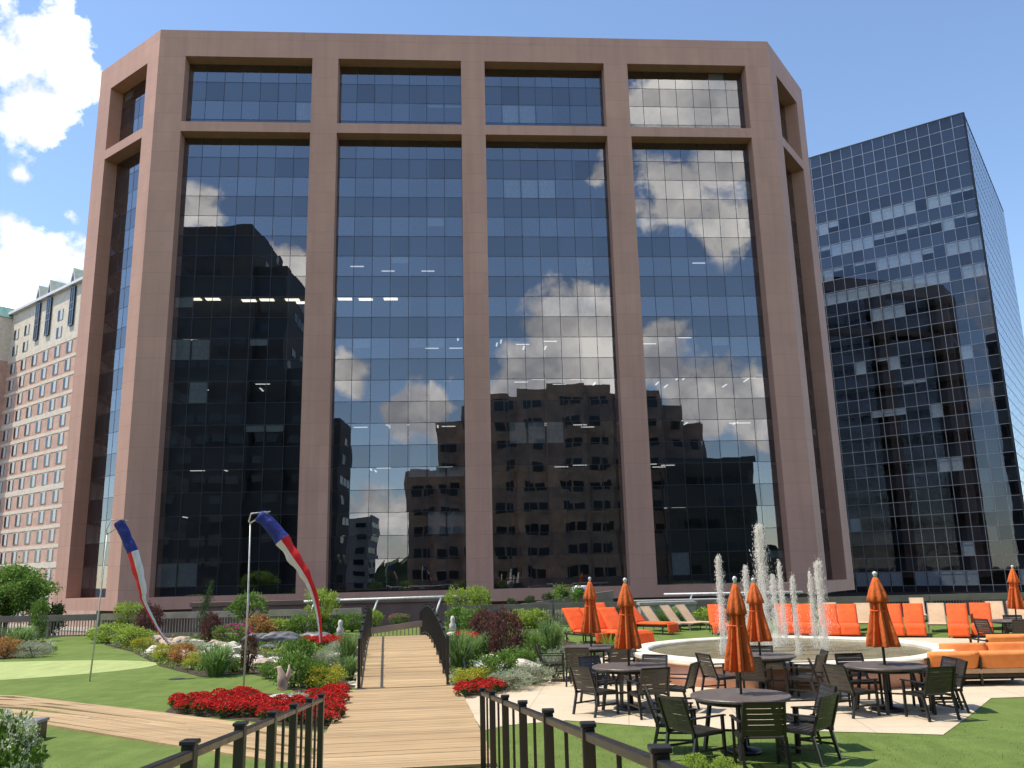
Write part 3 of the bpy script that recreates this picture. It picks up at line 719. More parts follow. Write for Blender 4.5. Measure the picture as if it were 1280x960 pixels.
block('brown_office_block', 'brown office block with strip windows seen only as the reflection in the middle glass bays', [(545, 580, 528, 166, 18), (579, 615, 508, 164.5, 18), (614, 652, 494, 163, 18), (651, 692, 484, 162, 20), (691, 740, 479, 161.5, 22), (739, 776, 483, 162, 20), (775, 812, 492, 163, 20), (811, 838, 489, 164, 20), (837, 866, 506, 166, 18), (865, 893, 528, 168, 18), (508, 546, 588, 168, 16)], M['brownblock'], 4.0, .95, 2.1)
block('dark_low_block', 'black low block seen only as the dark reflection in the rightmost glass bay', [(838, 952, 572, 160, 16)], M['darkstone'], 4.0, .5)
block('distant_grey_block', 'small grey block seen only in the reflection of the second glass bay', [(432, 462, 645, 230, 14)], M['ceiling'], 3.2, .9)

# wooded rise far behind the viewer, seen as the dark skyline low in the second bay
hm = MB(); hp_ = [mirror_pt(x, 720, 420) for x in range(330, 1000, 12)]; rr_ = random.Random(8)
for a_, b_ in zip(hp_, hp_[1:]):
    h0, h1 = 5+9*rr_.random(), 5+9*rr_.random(); hm.add([(a_.x, a_.y, -14), (b_.x, b_.y, -14), (b_.x, b_.y, h1), (a_.x, a_.y, h0), (a_.x, a_.y-60, h0+3), (b_.x, b_.y-60, h1+3)], [(0, 1, 2, 3), (3, 2, 5, 4)])
struct(hm, 'hills', simple('wooded_hill', (.05, .075, .03), .9, 0, .5, .15, .5, 'world'))

# ================================================================== RAILINGS AND BRIDGE
def railing(name, label, feet, tops, group=None, mid=1, w=.065, low=.10):
    """feet/tops: matching point lists; posts with caps, a top rail, a bottom rail and thin balusters, each a part"""
    c = feet[0]; root = thing(name, label, 'railing', tuple(c), 0, group)
    for p, q in zip(feet, tops):
        d = (q-p); b = MB(); b.bar(p, q, w); b.bar(q+Vector((0, 0, 0)), q+Vector((0, 0, .022)), w*1.25); b.build('post', M['black'], root, bevel=.006)
    for (p0, q0), (p1, q1) in zip(zip(feet, tops), zip(feet[1:], tops[1:])):
        up = Vector((0, 0, 1)); e = (q1-q0).normalized()*w*.5
        b = MB(); b.bar(q0-up*.045+e, q1-up*.045-e, .05, .042); b.build('top_rail', M['black'], root, bevel=.006)
        b = MB(); b.bar(p0+up*low+e, p1+up*low-e, .032, .032); b.build('bottom_rail', M['black'], root)
        for k in range(mid):
            t = (k+1)/(mid+1); b = MB(); b.bar(p0.lerp(p1, t)+up*low, q0.lerp(q1, t)-up*.05, .022); b.build('baluster', M['black'], root)
    return root
for side, sgn in (('left', -1), ('right', 1)):
    feet, tops = [], []
    for k in range(9):
        s = 1.31*k; P = RC - RD*s + RR*sgn*RW
        if P.y < 1.2: break
        z = SL*s; feet.append(Vector((P.x, P.y, z))); tops.append(Vector((P.x, P.y, z+1.02)))
    railing('ramp_railing', 'black ramp railing nearest the viewer, %s' % ('ending at the red flower bed' if sgn < 0 else 'beside the nearest dining table'), feet, tops)

BL_ = 16.0
def arch(s):
    t = (s-S_FOOT)/BL_
    return .05 + .46*math.sin(PI*min(max(t, 0), 1))**1.1
bridge = thing('footbridge', 'arched wooden footbridge of light planks crossing the garden stream', 'bridge', tuple(walk(S_FOOT, 0)))
cenf = lambda s: (s-S_FOOT)*-.022
mb = MB(); plank_run(mb, S_FOOT, S_FOOT+BL_, 1.0, arch, cen=cenf); mb.build('deck', M['planks'], bridge)
for sgn in (-1, 1):
    mb = MB(); prev = None
    for k in range(33):
        s = S_FOOT+.02+(BL_-.04)*k/32; p = walk(s, cenf(s)+sgn*1.03, arch(s)-.12)
        if prev is not None: mb.bar(prev, p, .05, .22)
        prev = p
    mb.build('side_beam', M['fence_tan'], bridge)
for sgn in (-1, 1):
    feet, tops = [], []
    for k in range(13):
        s = S_FOOT+.08+1.3*k; 
        if s > S_FOOT+BL_: break
        p = walk(s, cenf(s)+sgn*.97, arch(s)); feet.append(p); tops.append(p+Vector((0, 0, 1.02)))
    railing('bridge_railing', 'black metal railing along the %s side of the arched footbridge' % ('left' if sgn < 0 else 'right'), feet, tops)
# small loose handrail leaning out right of the bridge
p0 = g(578, 838); mb = MB(); mb.tube([g(566, 835)+Vector((0, 0, .9)), p0+Vector((0, 0, .45)), g(584, 846)], .025, 8)
solo(mb, 'handrail', M['black'], 'short sloping black handrail beside the right foot of the bridge', 'handrail', (0, 0, 0))

# ================================================================== FENCES
def fence(label, P, Q, top0, top1, mat='fence_grey', band=.28, z0=0, sp=.13, posts=2.4, group='plaza edge fences'):
    root = thing('fence', label, 'fence', (P.x, P.y, z0), 0, group); d = Q-P; L = d.xy.length; n = int(L/sp)
    a = Vector((P.x, P.y, top0)); b = Vector((Q.x, Q.y, top1))
    m_ = MB(); m_.bar(a-Vector((0, 0, band/2)), b-Vector((0, 0, band/2)), .10, band); m_.build('top_board', M[mat], root)
    m_ = MB(); m_.bar(Vector((P.x, P.y, z0+.12)), Vector((Q.x, Q.y, z0+.12)), .05, .06); m_.build('bottom_rail', M[mat], root)
    m_ = MB()
    for i in range(n+1):
        t = i/n; x, y = P.x+d.x*t, P.y+d.y*t; m_.bar((x, y, z0+.1), (x, y, top0+(top1-top0)*t-band*.9), .03)
    m_.build('baluster_panel', M[mat], root)
    for i in range(int(L/posts)+1):
        t = min(1, i*posts/L); x, y = P.x+d.x*t, P.y+d.y*t; m_ = MB(); m_.box(x-.05, x+.05, y-.045, y+.055, z0, top0+(top1-top0)*t-.02); m_.build('post', M[mat], root)
FY = 40.5
def fx(px): return at(px, 740, FY).x
for px0, px1, lab, mt_ in ((-60, 62, 'behind the round tree at the left edge', 'fence_grey'), (64, 128, 'under the left chamfer of the pink building', 'fence_grey'), (130, 300, 'with tan top board behind the pale rocks', 'fence_tan'), (302, 452, 'with tan top board behind the grey boulders', 'fence_tan'),
                      (560, 690, 'behind the purple bush', 'fence_grey'), (692, 815, 'behind the leftmost orange umbrella', 'fence_grey'), (817, 1030, 'behind the fountain jets', 'fence_grey'), (1032, 1160, 'below the glass tower, behind the fifth umbrella', 'fence_grey'), (1162, 1400, 'at the right edge behind the sofas', 'fence_grey')):
    fence('low railing fence ' + lab, Vector((fx(px0), FY, 0)), Vector((fx(px1), FY, 0)), 1.06, 1.06, mt_)
A = at(457, 786, 33); B = at(545, 773, 33); fence('sloping grey railing fence across the far end of the footbridge', Vector((A.x, 33, 0)), Vector((B.x, 33, 0)), A.z, B.z, 'fence_grey', .22, 0, .14, 3, None)
# white pipe guard rails beyond the fence
for (x0, x1, y, lab) in ((425, 583, 748, 'long white pipe guard rail beyond the fence, behind the footbridge'), (380, 425, 752, 'short piece of white pipe rail beside the windsock tail'), (830, 1003, 743, 'white pipe guard rail behind the fountain jets')):
    a, b = at(x0, y+(2 if x0 == 425 else 0), 44), at(x1, y-3, 44); L = (b-a).length
    root = thing('guard_rail', lab, 'guard rail', (a.x, 44, -.3)); m_ = MB(); m_.tube([a, b], .06, 10); m_.build('pipe', M['white'], root, True)
    for k in range(max(2, int(L/2.3))):
        p = a.lerp(b, (k+.6)/max(2, int(L/2.3))); m_ = MB(); m_.tube([p, p+Vector((-.25, -.05, -.75)), p+Vector((-.3, -.05, -1.6))], .05, 8); m_.build('bracket', M['white'], root, True)
mb = MB(); a = at(240, 760, 52).x; b = at(610, 750, 52).x; mb.box(a, b, 0, .5, -14, .95); mb.box(a-.1, b+.1, -.1, .6, .951, 1.2)
solo(mb, 'retaining_wall', M['brownstone'], 'low brown stone wall beyond the fence, under the pink building', 'wall', (0, 52, 0))
# sloping grey parapet with clipped bushes behind the fence
a, b = at(590, 764, 43), at(765, 738, 43); mb = MB(); mb.add([(a.x, 0, 0), (b.x, 0, 0), (b.x, 0, b.z), (a.x, 0, a.z), (a.x, .4, 0), (b.x, .4, 0), (b.x, .4, b.z), (a.x, .4, a.z)], [(0, 1, 2, 3), (7, 6, 5, 4), (3, 2, 6, 7), (0, 4, 5, 1), (0, 3, 7, 4), (1, 5, 6, 2)])
solo(mb, 'parapet', M['fence_grey'], 'sloping grey parapet rising to the right behind the purple bush', 'parapet', (0, 42.6, 0))
for x0, x1, y0, y1, lab in ((790, 905, 757, 750, 'upper'), (800, 872, 768, 762, 'lower')):
    a, b = at(x0, y0, 39.5 if lab == 'lower' else 42), at(x1, y1, 39.5 if lab == 'lower' else 42); mb = MB()
    mb.box(0, b.x-a.x, 0, 1.3, 0, .12); mb.box(.05, b.x-a.x-.05, .1, 1.2, -.9, -.001)
    solo(mb, 'concrete_ledge', M['ceiling'], '%s of two flat grey concrete ledges by the fence behind the tan loungers' % lab, 'ledge', (a.x, a.y, max(.92, a.z)))
mb = MB(); p = at(724, 742, 44); mb.lathe([(.0, .0), (.12, .02), (.14, .5), (.34, .62), (.38, 1.12), (.34, 1.2), (0, 1.2)], 16)
solo(mb, 'planter_urn', M['white'], 'small white urn on the parapet left of the leftmost umbrella', 'urn', (p.x, 43.6, p.z-.8), smooth=True)

# ================================================================== FOUNTAIN
fc_ = Vector((g(980, 808).x*21.3/g(980, 808).y, 21.3, 0)); FR = 3.62
ftn = thing('fountain', 'large round fountain basin with white coping and salmon wall, sending up white jets', 'fountain', tuple(fc_))
mb = MB(); mb.lathe([(FR-.32, .0), (FR-.05, .0), (FR-.05, .43), (FR-.32, .43)], 96, (fc_.x, fc_.y)); 
n = 96; mb.f = [f for f in mb.f if len(f) == 4]; mb.f += [(k, (k+1) % n, 3*n+(k+1) % n, 3*n+k)[::-1] for k in range(n)]
mb.build('basin_wall', M['salmon'], ftn, True)
mb = MB(); mb.lathe([(FR-.40, .432), (FR+.02, .432), (FR+.05, .46), (FR+.05, .53), (FR+.02, .56), (FR-.38, .56), (FR-.41, .53)], 96, (fc_.x, fc_.y))
mb.f = [f for f in mb.f if len(f) == 4]; mb.f += [(k, (k+1) % n, 6*n+(k+1) % n, 6*n+k)[::-1] for k in range(n)]
mb.build('coping', M['coping'], ftn)
mb = MB(); mb.lathe([(FR-.33, .0), (FR-.33, .47)], 96, (fc_.x, fc_.y)); mb.f = [f for f in mb.f if len(f) > 4][-1:]; mb.build('water', M['water'], ftn)
rj = random.Random(5)
def jet(px, ptop, Y, width, dens=1.0):
    P = at(px, 720, Y); zt = at(px, ptop, Y).z; width *= .72; z0 = .48; Hh = zt-z0; root_loc = ftn.location
    mb = MB(); rings = []
    nseg = 22
    for lay in range(2):
        pts = []; rr = []
        for k in range(nseg+1):
            t = k/nseg; wob = (rj.random()-.5)*.05*(t+.2)
            pts.append((P.x+wob+(.03 if lay else -.03), Y+(rj.random()-.5)*.05, z0+Hh*t*(1 if lay == 0 else .8))); rr.append(width*(.10+.42*(1-t)**.9)*(1-.25*lay)*(.75+.5*rj.random())*(1 if t < .9 else .5))
        mb.tube(pts, rr, 9, False)
    col_ = mb.build('jet', M['spray'], ftn, True)
    mb = MB(); N_ = int(1500*dens*Hh)
    for _ in range(N_):
        t = rj.random()**.75; a = rj.uniform(0, 2*PI); spread = width*(1.5-1.2*t+.10)*abs(rj.gauss(0, .55)); sz = rj.uniform(.005, .016)*(1.0+.3*(t > .75))
        x, y, z = P.x+spread*math.cos(a), Y+spread*math.sin(a), z0+Hh*t+rj.uniform(-.05, .05)
        sz *= .34; st = sz*rj.uniform(2, 6)
        mb.add([(x-sz, y, z), (x, y-sz, z), (x+sz, y, z), (x, y+sz, z), (x, y, z+st), (x, y, z-st)], [(0, 1, 4), (1, 2, 4), (2, 3, 4), (3, 0, 4), (1, 0, 5), (2, 1, 5), (3, 2, 5), (0, 3, 5)])
    for q in range(int(4+3*dens)):      # ragged clots of water near the tip
        t = rj.uniform(.7, 1.02); c = Vector((P.x+rj.uniform(-.5, .5)*width*.8, Y+rj.uniform(-.3, .3)*width, z0+Hh*t))
        for _ in range(26):
            v = c+Vector((rj.gauss(0, .03), rj.gauss(0, .03), rj.gauss(0, .09))); sz = rj.uniform(.004, .009); x, y, z = v
            mb.add([(x-sz, y, z), (x, y-sz, z), (x+sz, y, z), (x, y+sz, z), (x, y, z+sz*2), (x, y, z-sz*2)], [(0, 1, 4), (1, 2, 4), (2, 3, 4), (3, 0, 4), (1, 0, 5), (2, 1, 5), (3, 2, 5), (0, 3, 5)])
    o = bpy.data.objects.new('droplets', mb.mesh('droplets', M['drops'], False, ftn.location)); COL.objects.link(o); o.parent = ftn; o['kind'] = 'stuff'
jet(899, 696, 20.6, .20, 1.2); jet(932, 708, 22.8, .20); jet(953, 657, 21.3, .34, 2.2); jet(975, 704, 23.0, .17); jet(990, 722, 20.2, .14); jet(1012, 716, 21.6, .14); jet(1023, 703, 21.0, .28, 1.3); jet(966, 720, 22.2, .26)

# ================================================================== TABLES, CHAIRS, UMBRELLAS
def make_chair():
    r = thing('patio_chair', '', 'chair', (0, 0, 0)); B = M['bronze']
    fr = MB()   # arms and back uprights
    for sx in (-1, 1):
        x = sx*.27
        fr.bar((x, -.26, .0), (x, -.20, .42), .035, .035); l = 0
    def leg(p, q):
        b = MB(); b.bar(p, q, .036, .036); b.build('leg', B, r, world=False)
    for sx in (-1, 1):
        leg((sx*.275, .26, 0), (sx*.275, .25, .63)); leg((sx*.275, -.30, 0), (sx*.275, -.20, .44))
        b = MB(); b.bar((sx*.262, -.22, .40), (sx*.25, -.37, .90), .032, .036); b.build('back_upright', B, r, world=False)
        b = MB(); b.bar((sx*.29, -.30, .645), (sx*.285, .29, .645), .05, .022); b.build('armrest', B, r, world=False, bevel=.005)
        b = MB(); b.bar((sx*.262, -.25, .405), (sx*.262, .25, .415), .03, .04); b.build('side_rail', B, r, world=False)
        b = MB(); b.bar((sx*.27, -.27, .20), (sx*.27, .24, .20), .022, .03); b.build('stretcher', B, r, world=False)
    b = MB(); b.bar((-.25, .245, .405), (.25, .245, .405), .03, .04); b.build('front_rail', B, r, world=False)
    st = MB()
    for k in range(6):
        y = -.19+.083*k; st.box(-.25, .25, y, y+.076, .43-.006*abs(k-3), .448-.006*abs(k-3))
    st.build('seat', M['slat'], r, world=False)
    bk = MB()
    for k in range(6):
        t0 = .13+.148*k; p = Vector((0, -.22, .40)).lerp(Vector((0, -.37, .90)), t0); q = Vector((0, -.22, .40)).lerp(Vector((0, -.37, .90)), min(1.0, t0+.134)); cv = .02
        for i in range(4):
            xa, xb = -.245+.1225*i, -.245+.1225*(i+1); ca, cb = -cv*math.cos(xa*6), -cv*math.cos(xb*6)
            bk.add([(xa, p.y+ca, p.z), (xb, p.y+cb, p.z), (xb, q.y+cb, q.z), (xa, q.y+ca, q.z), (xa, p.y+ca+.016, p.z), (xb, p.y+cb+.016, p.z), (xb, q.y+cb+.016, q.z), (xa, q.y+ca+.016, q.z)], [(0, 1, 2, 3), (7, 6, 5, 4), (0, 4, 5, 1), (3, 2, 6, 7), (0, 3, 7, 4), (1, 5, 6, 2)])
    bk.build('backrest', M['slat'], r, world=False)
    b = MB(); b.bar((-.26, -.375, .905), (.26, -.375, .905), .03, .03); b.build('top_rail', B, r, world=False)
    return r
def make_table():
    r = thing('patio_table', '', 'table', (0, 0, 0)); R_ = .665
    b = MB(); b.lathe([(.0, .70), (R_-.02, .70), (R_, .708), (R_, .732), (R_-.01, .742), (.03, .742), (0, .742)], 56); b.build('tabletop', M['tabletop'], r, world=False)
    b = MB(); b.lathe([(R_-.10, .655), (R_-.07, .655), (R_-.07, .6995), (R_-.10, .6995)], 40); b.build('apron', M['bronze'], r, world=False)
    for k in range(4):
        a = PI/4+k*PI/2; b = MB(); b.bar((.40*math.cos(a), .40*math.sin(a), .70), (.52*math.cos(a), .52*math.sin(a), 0), .045); b.build('leg', M['bronze'], r, world=False)
    b = MB()
    for k in range(2):
        a = PI/4+k*PI/2; b.bar((-.47*math.cos(a), -.47*math.sin(a), .25+.026*k), (.47*math.cos(a), .47*math.sin(a), .25+.026*k), .025)
    b.build('cross_brace', M['bronze'], r, world=False); return r
def make_umbrella():
    r = thing('umbrella', '', 'umbrella', (0, 0, 0))
    b = MB(); b.tube([(0, 0, .05), (0, 0, 2.2)], .021, 12); b.build('pole', M['black'], r, True, False)
    b = MB(); b.lathe([(0, 0), (.26, 0), (.27, .03), (.25, .06), (.06, .08), (.045, .30), (0, .30)], 28); b.build('base', M['black'], r, True, False)
    rs = random.Random(2); ph = [rs.uniform(-.3, .3) for _ in range(9)]
    def pleat(a, z):
        t = (2.15-z)/1.05; return 1+(.20+.20*max(0, t))*math.cos(8*a+ph[0]+.6*math.sin(2*a)+.5*z)+.08*math.cos(19*a+z*2)+.06*math.sin(3*a+z*4)
    prof = [(.0, 2.16), (.05, 2.15), (.085, 2.02), (.10, 1.85), (.098, 1.74), (.112, 1.6), (.132, 1.45), (.152, 1.32), (.170, 1.2), (.182, 1.07), (.176, 1.055), (.12, 1.09)]
    b = MB(); b.lathe(prof, 96, (0, 0), pleat); b.build('canopy', M['umbrella'], r, True, False)
    def pl2(a, z): return 1+(.02+.10*(2.22-z)/.35)*math.cos(8*a+.4)
    b = MB(); b.lathe([(.0, 2.235), (.035, 2.23), (.068, 2.15), (.112, 2.02), (.14, 1.90), (.156, 1.82), (.148, 1.815), (.10, 1.9)], 80, (0, 0), pl2); b.build('vent_cap', M['umbrella'], r, True, False)
    b = MB(); b.lathe([(0, 2.235), (.03, 2.24), (.022, 2.262), (.038, 2.285), (.038, 2.305), (.02, 2.33), (0, 2.335)], 16); b.build('finial', M['pole'], r, True, False)
    b = MB(); b.tube([(.118*math.cos(a), .118*math.sin(a), 1.66) for a in [2*PI*k/20 for k in range(21)]], .012, 6); b.build('tie_strap', M['orange'], r, False, False)
    return r
chairP, tableP, umbP = Proto(make_chair()), Proto(make_table()), Proto(make_umbrella())
def spot(px, py): q = g(px, py, .742); q.z = 0; return q
TABLES = [
 ('the nearest dining table', (925, 868), 2.27/2.335, [(-92, 'in front, its back to the viewer'), (-146, 'at the near left, its back three-quarters to the viewer'), (166, 'at the left'), (-36, 'at the near right'), (8, 'at the right'), ]),
 ('the dining table left of the fountain', (786, 832), 1.0, [(-80, 'in front, its back to the viewer'), (-140, 'at the near left'), (-22, 'at the right'), (62, 'on the far right'), (118, 'on the far left')]),
 ('the dining table at the orange loungers', (738, 808), 1.0, [(178, 'at the left, in profile'), (-112, 'in front, its back to the viewer'), (-62, 'at the near right'), (35, 'at the far right')]),
 ('the dining table close to the fountain wall', (951, 819), 1.0, [(-170, 'at the left, in profile'), (-118, 'at the near left'), (-48, 'at the near right'), (-8, 'at the right'), (75, 'on the far side')]),
 ('the table right of the fountain', (1106, 831), 1.0, [(-74, 'in front, its back to the viewer'), (-150, 'at the near left'), (-168+330, 'at the left'), (-14, 'at the right, in profile'), (100, 'on the far side'), (8, 'on the far right')]),
 ('the far table behind the sofas', (1268, 775), 1.0, [(-168, 'at the left, in profile'), (-110, 'in front, its back to the viewer'), (60, 'on the far side')]),
]
UL = ['closed orange umbrella nearest the viewer, standing in the nearest table', 'closed orange umbrella second from left', 'leftmost closed orange umbrella, by the orange lounger group', 'closed orange umbrella just right of the nearest one, before the jets', 'closed orange umbrella right of the fountain jets, fifth from left', 'rightmost closed orange umbrella, at the right edge']
UW = [.84, .98, .95, 1.03, 1.12, 1.0]
UT = [(918, 712+8), (781, 722), (737, 721), (941, 722), (1093, 714), (1265, 706)]
rc = random.Random(11)
for i, (nm, (px, py), us, ch) in enumerate(TABLES):
    c = spot(px, py)
    tableP.put(c, rc.uniform(0, 1), ['round dark dining table nearest the viewer', 'round dark dining table left of the fountain, second umbrella in it', 'round dark dining table before the orange lounger group', 'round dark dining table close before the fountain wall', 'round dark dining table at the right end of the fountain', 'round dark dining table at the right edge behind the sofas'][i], 'round patio tables')
    up = at(UT[i][0], UT[i][1], c.y); sc_ = up.z/2.335; lean = math.atan2(up.x-c.x, 2.3)
    u = umbP.put(c, 0, UL[i], 'closed orange umbrellas', (UW[i], UW[i], sc_)); u.rotation_euler = (0, lean, 0)
    for a, w_ in ch:
        a += rc.uniform(-3, 3); rr = rc.uniform(.84, .95); p = c+Vector((rr*math.cos(rad(a)), rr*math.sin(rad(a)), .008))
        chairP.put(p, rad(a+90+rc.uniform(-7, 7)), 'dark slatted chair %s of %s' % (w_, nm) if False else 'dark chair of %s, %s' % (nm.replace('the dining table', 'the table').replace('the nearest dining table', 'the nearest table'), w_.replace('its back three-quarters to the viewer', 'its back turned')), 'dark slatted patio chairs', (.98, .98, .89))

# ================================================================== LOUNGERS AND SOFAS
def pad(mb, P, Q, w_, th_, n=6, seam=.02):
    """upholstered cushion from P to Q (y,z pairs), pillow-shaped"""
    P = Vector((0, P[0], P[1])); Q = Vector((0, Q[0], Q[1])); d = (Q-P); nn = Vector((0, -d.z, d.y)).normalized()
    if nn.z < 0: nn = -nn
    nu, nv = 8, 12; vs = []; 
    for side in (1, -1):
        for i in range(nv+1):
            for j in range(nu+1):
                u, v = j/nu, i/nv; e = (1-abs(2*u-1)**6)*(1-abs(2*v-1)**8); h = th_/2*(.55+.45*e**.5) if 0 < i < nv and 0 < j < nu else th_*.22
                vs.append(P + d*v + Vector(((u-.5)*w_, 0, 0)) + nn*h*side)
    m_ = (nu+1)*(nv+1); fs = []
    for i in range(nv):
        for j in range(nu):
            a = i*(nu+1)+j; fs.append((a, a+1, a+nu+2, a+nu+1)); fs.append(tuple(m_+q for q in (a+nu+1, a+nu+2, a+1, a)))
    edge = [j for j in range(nu+1)]+[i*(nu+1)+nu for i in range(1, nv+1)]+[nv*(nu+1)+j for j in range(nu-1, -1, -1)]+[i*(nu+1) for i in range(nv-1, 0, -1)]
    for a, b in zip(edge, edge[1:]+edge[:1]): fs.append((a, m_+a, m_+b, b))
    return mb.add(vs, fs)
def make_lounger(orange):
    r = thing('sun_lounger', '', 'sun lounger', (0, 0, 0)); fm = M['bronze'] if orange else M['fence_grey']
    # foot toward +y, head at -y
    for sx in (-1, 1):
        b = MB(); b.bar((sx*.31, -.75, .27), (sx*.31, 1.0, .27), .035, .045); b.build('side_rail', fm, r, world=False)
        for y in (-.62, .85): b = MB(); b.bar((sx*.31, y, 0), (sx*.31, y, .25), .035); b.build('leg', fm, r, world=False)
        b = MB(); b.bar((sx*.29, -.18, .29), (sx*.29, -.80, .98), .03, .035); b.build('back_frame', fm, r, world=False)
    b = MB(); b.bar((-.31, .98, .27), (.31, .98, .27), .03); b.build('foot_bar', fm, r, world=False)
    if orange:
        b = MB(); pad(b, (-.20, .36), (1.04, .36), .66, .13); b.build('seat_cushion', M['orange'], r, True, False)
        b = MB(); pad(b, (-.22, .35), (-.84, 1.06), .66, .13); b.build('back_cushion', M['orange'], r, True, False)
        b = MB(); pad(b, (1.06, .37), (1.12, .06), .64, .09); b.build('foot_flap', M['orange'], r, True, False)
    else:
        b = MB(); b.box(-.29, .29, -.19, 1.0, .29, .305); b.build('seat_sling', M['tan'], r, world=False)
        b = MB(); b.bar((0, -.19, .30), (0, -.80, .99), .58, .016, up=(0, 0, 1)); b.build('back_sling', M['tan'], r, world=False)
    return r
LO, LT = Proto(make_lounger(True)), Proto(make_lounger(False))
# group left of the fountain: foot pixel (ground), heading of the foot in degrees
og = [((752, 806), -62, 'leftmost of the orange loungers left of the fountain'), ((777, 806), -62, 'second from left of the orange loungers left of the fountain'), ((802, 806), -60, 'third from left of the orange loungers left of the fountain'),
      ((783, 793), -60, 'orange lounger in the back row behind the two left umbrellas'), ((836, 793), -42, 'rightmost of the orange loungers left of the fountain, its foot by the coping')]
for (px, py), a, lab in og: q = g(px, py); d = Vector((math.cos(rad(a)), math.sin(rad(a)), 0)); LO.put(q-d*1.0+Vector((0, 0, .01)), rad(a-90), lab, 'orange cushioned sun loungers', (1.12, 1.12, 1.08))
def front_l(px, py, P_, lab, grp, a=-90, Y=None):
    a = a - math.degrees(math.atan2(px-640, F_PX))*.9 if abs(a+90) < 12 else a
    q = g(px, py); d = Vector((math.cos(rad(a)), math.sin(rad(a)), 0)); P_.put(q-d*1.0+Vector((0, 0, .01)), rad(a-90), lab, grp, (1, 1, .97))
for px, py, lab in ((902, 794, 'orange lounger behind the left end of the fountain'), (985, 794, 'orange lounger straight behind the main fountain jet'), (1010, 795, 'orange lounger behind the fountain, before the small jets'), (1040, 796, 'orange lounger left of the fifth umbrella, behind the fountain rim'),
                    (1064, 796, 'orange lounger just left of the fifth umbrella'), (1119, 797, 'orange lounger just right of the fifth umbrella'), (1146, 797, 'second orange lounger right of the fifth umbrella'), (1200, 798, 'orange lounger right of the lone tan one'), (1229, 797, 'rightmost orange lounger, left of the rightmost umbrella')):
    front_l(px, py, LO, lab, 'orange cushioned sun loungers', -90-(px-1100)*.02)
for px, py, a, lab in ((848, 790, -52, 'leftmost tan sling lounger, behind the left part of the fountain'), (873, 788, -52, 'second tan sling lounger from left'), (893, 787, -52, 'third tan sling lounger from left'), (1082, 789, -90, 'tan sling lounger half hidden by the fifth umbrella'), (1050, 787, -80, 'tan sling lounger behind the rightmost jet'),
                       (1173, 791, -92, 'tan sling lounger alone between orange ones'), (1249, 788, -90, 'tan sling lounger before the rightmost umbrella'), (1276, 788, -90, 'tan sling lounger at the right edge'), (1150, 778, -90, 'tan sling lounger in the back row between orange ones')):
    front_l(px, py, LT, lab, 'tan sling sun loungers', a)

def make_sofa():
    r = thing('outdoor_sofa', '', 'sofa', (0, 0, 0)); F2 = M['bronze']; W2 = 2.1
    # seat toward +y, back at -y
    for sx in (-1, 0, 1):
        b = MB(); b.bar((sx*(W2/2-.03), -.42, 0), (sx*(W2/2-.03), -.46, .56), .045); b.build('leg', F2, r, world=False)
        if sx: b = MB(); b.bar((sx*(W2/2-.03), .40, 0), (sx*(W2/2-.03), .40, .5), .045); b.build('leg', F2, r, world=False); b = MB(); b.bar((sx*(W2/2-.03), -.45, .52), (sx*(W2/2-.03), .43, .52), .07, .03); b.build('armrest', F2, r, world=False)
    b = MB(); b.box(-W2/2, W2/2, -.42, .42, .16, .22); b.build('seat_frame', F2, r, world=False)
    b = MB(); b.box(-W2/2+.02, W2/2-.02, -.465, -.455, .24, .33); b.build('back_sling', M['tan'], r, world=False)
    for sx in (-1, 1):
        c = MB(); pad(c, (-.36, .31), (.42, .31), W2/2-.07, .19); c.v = [(x+sx*(W2/4-.01), y, z) for x, y, z in c.v]; c.build('seat_cushion', M['orange_sofa'], r, True, False)
        c = MB(); pad(c, (-.36, .34), (-.47, .66), W2/2-.05, .20); c.v = [(x+sx*(W2/4-.01), y, z) for x, y, z in c.v]; c.build('back_cushion', M['orange_sofa'], r, True, False)
    return r
SP = Proto(make_sofa())
q = g(1166, 860); SP.put(q+Vector((1.05, .5, .01)), rad(-2), 'orange cushioned sofa nearest the viewer, its back turned, right of the fountain', 'orange outdoor sofas')
q = at(1197, 812, 19.0); SP.put(Vector((q.x+1.05, 19.4, .01)), rad(178), 'middle orange sofa, facing the nearest one', 'orange outdoor sofas')
q = at(1232, 797, 22.0); SP.put(Vector((q.x+1.05, 22.4, .01)), rad(-2), 'farthest orange sofa, at the right edge', 'orange outdoor sofas')

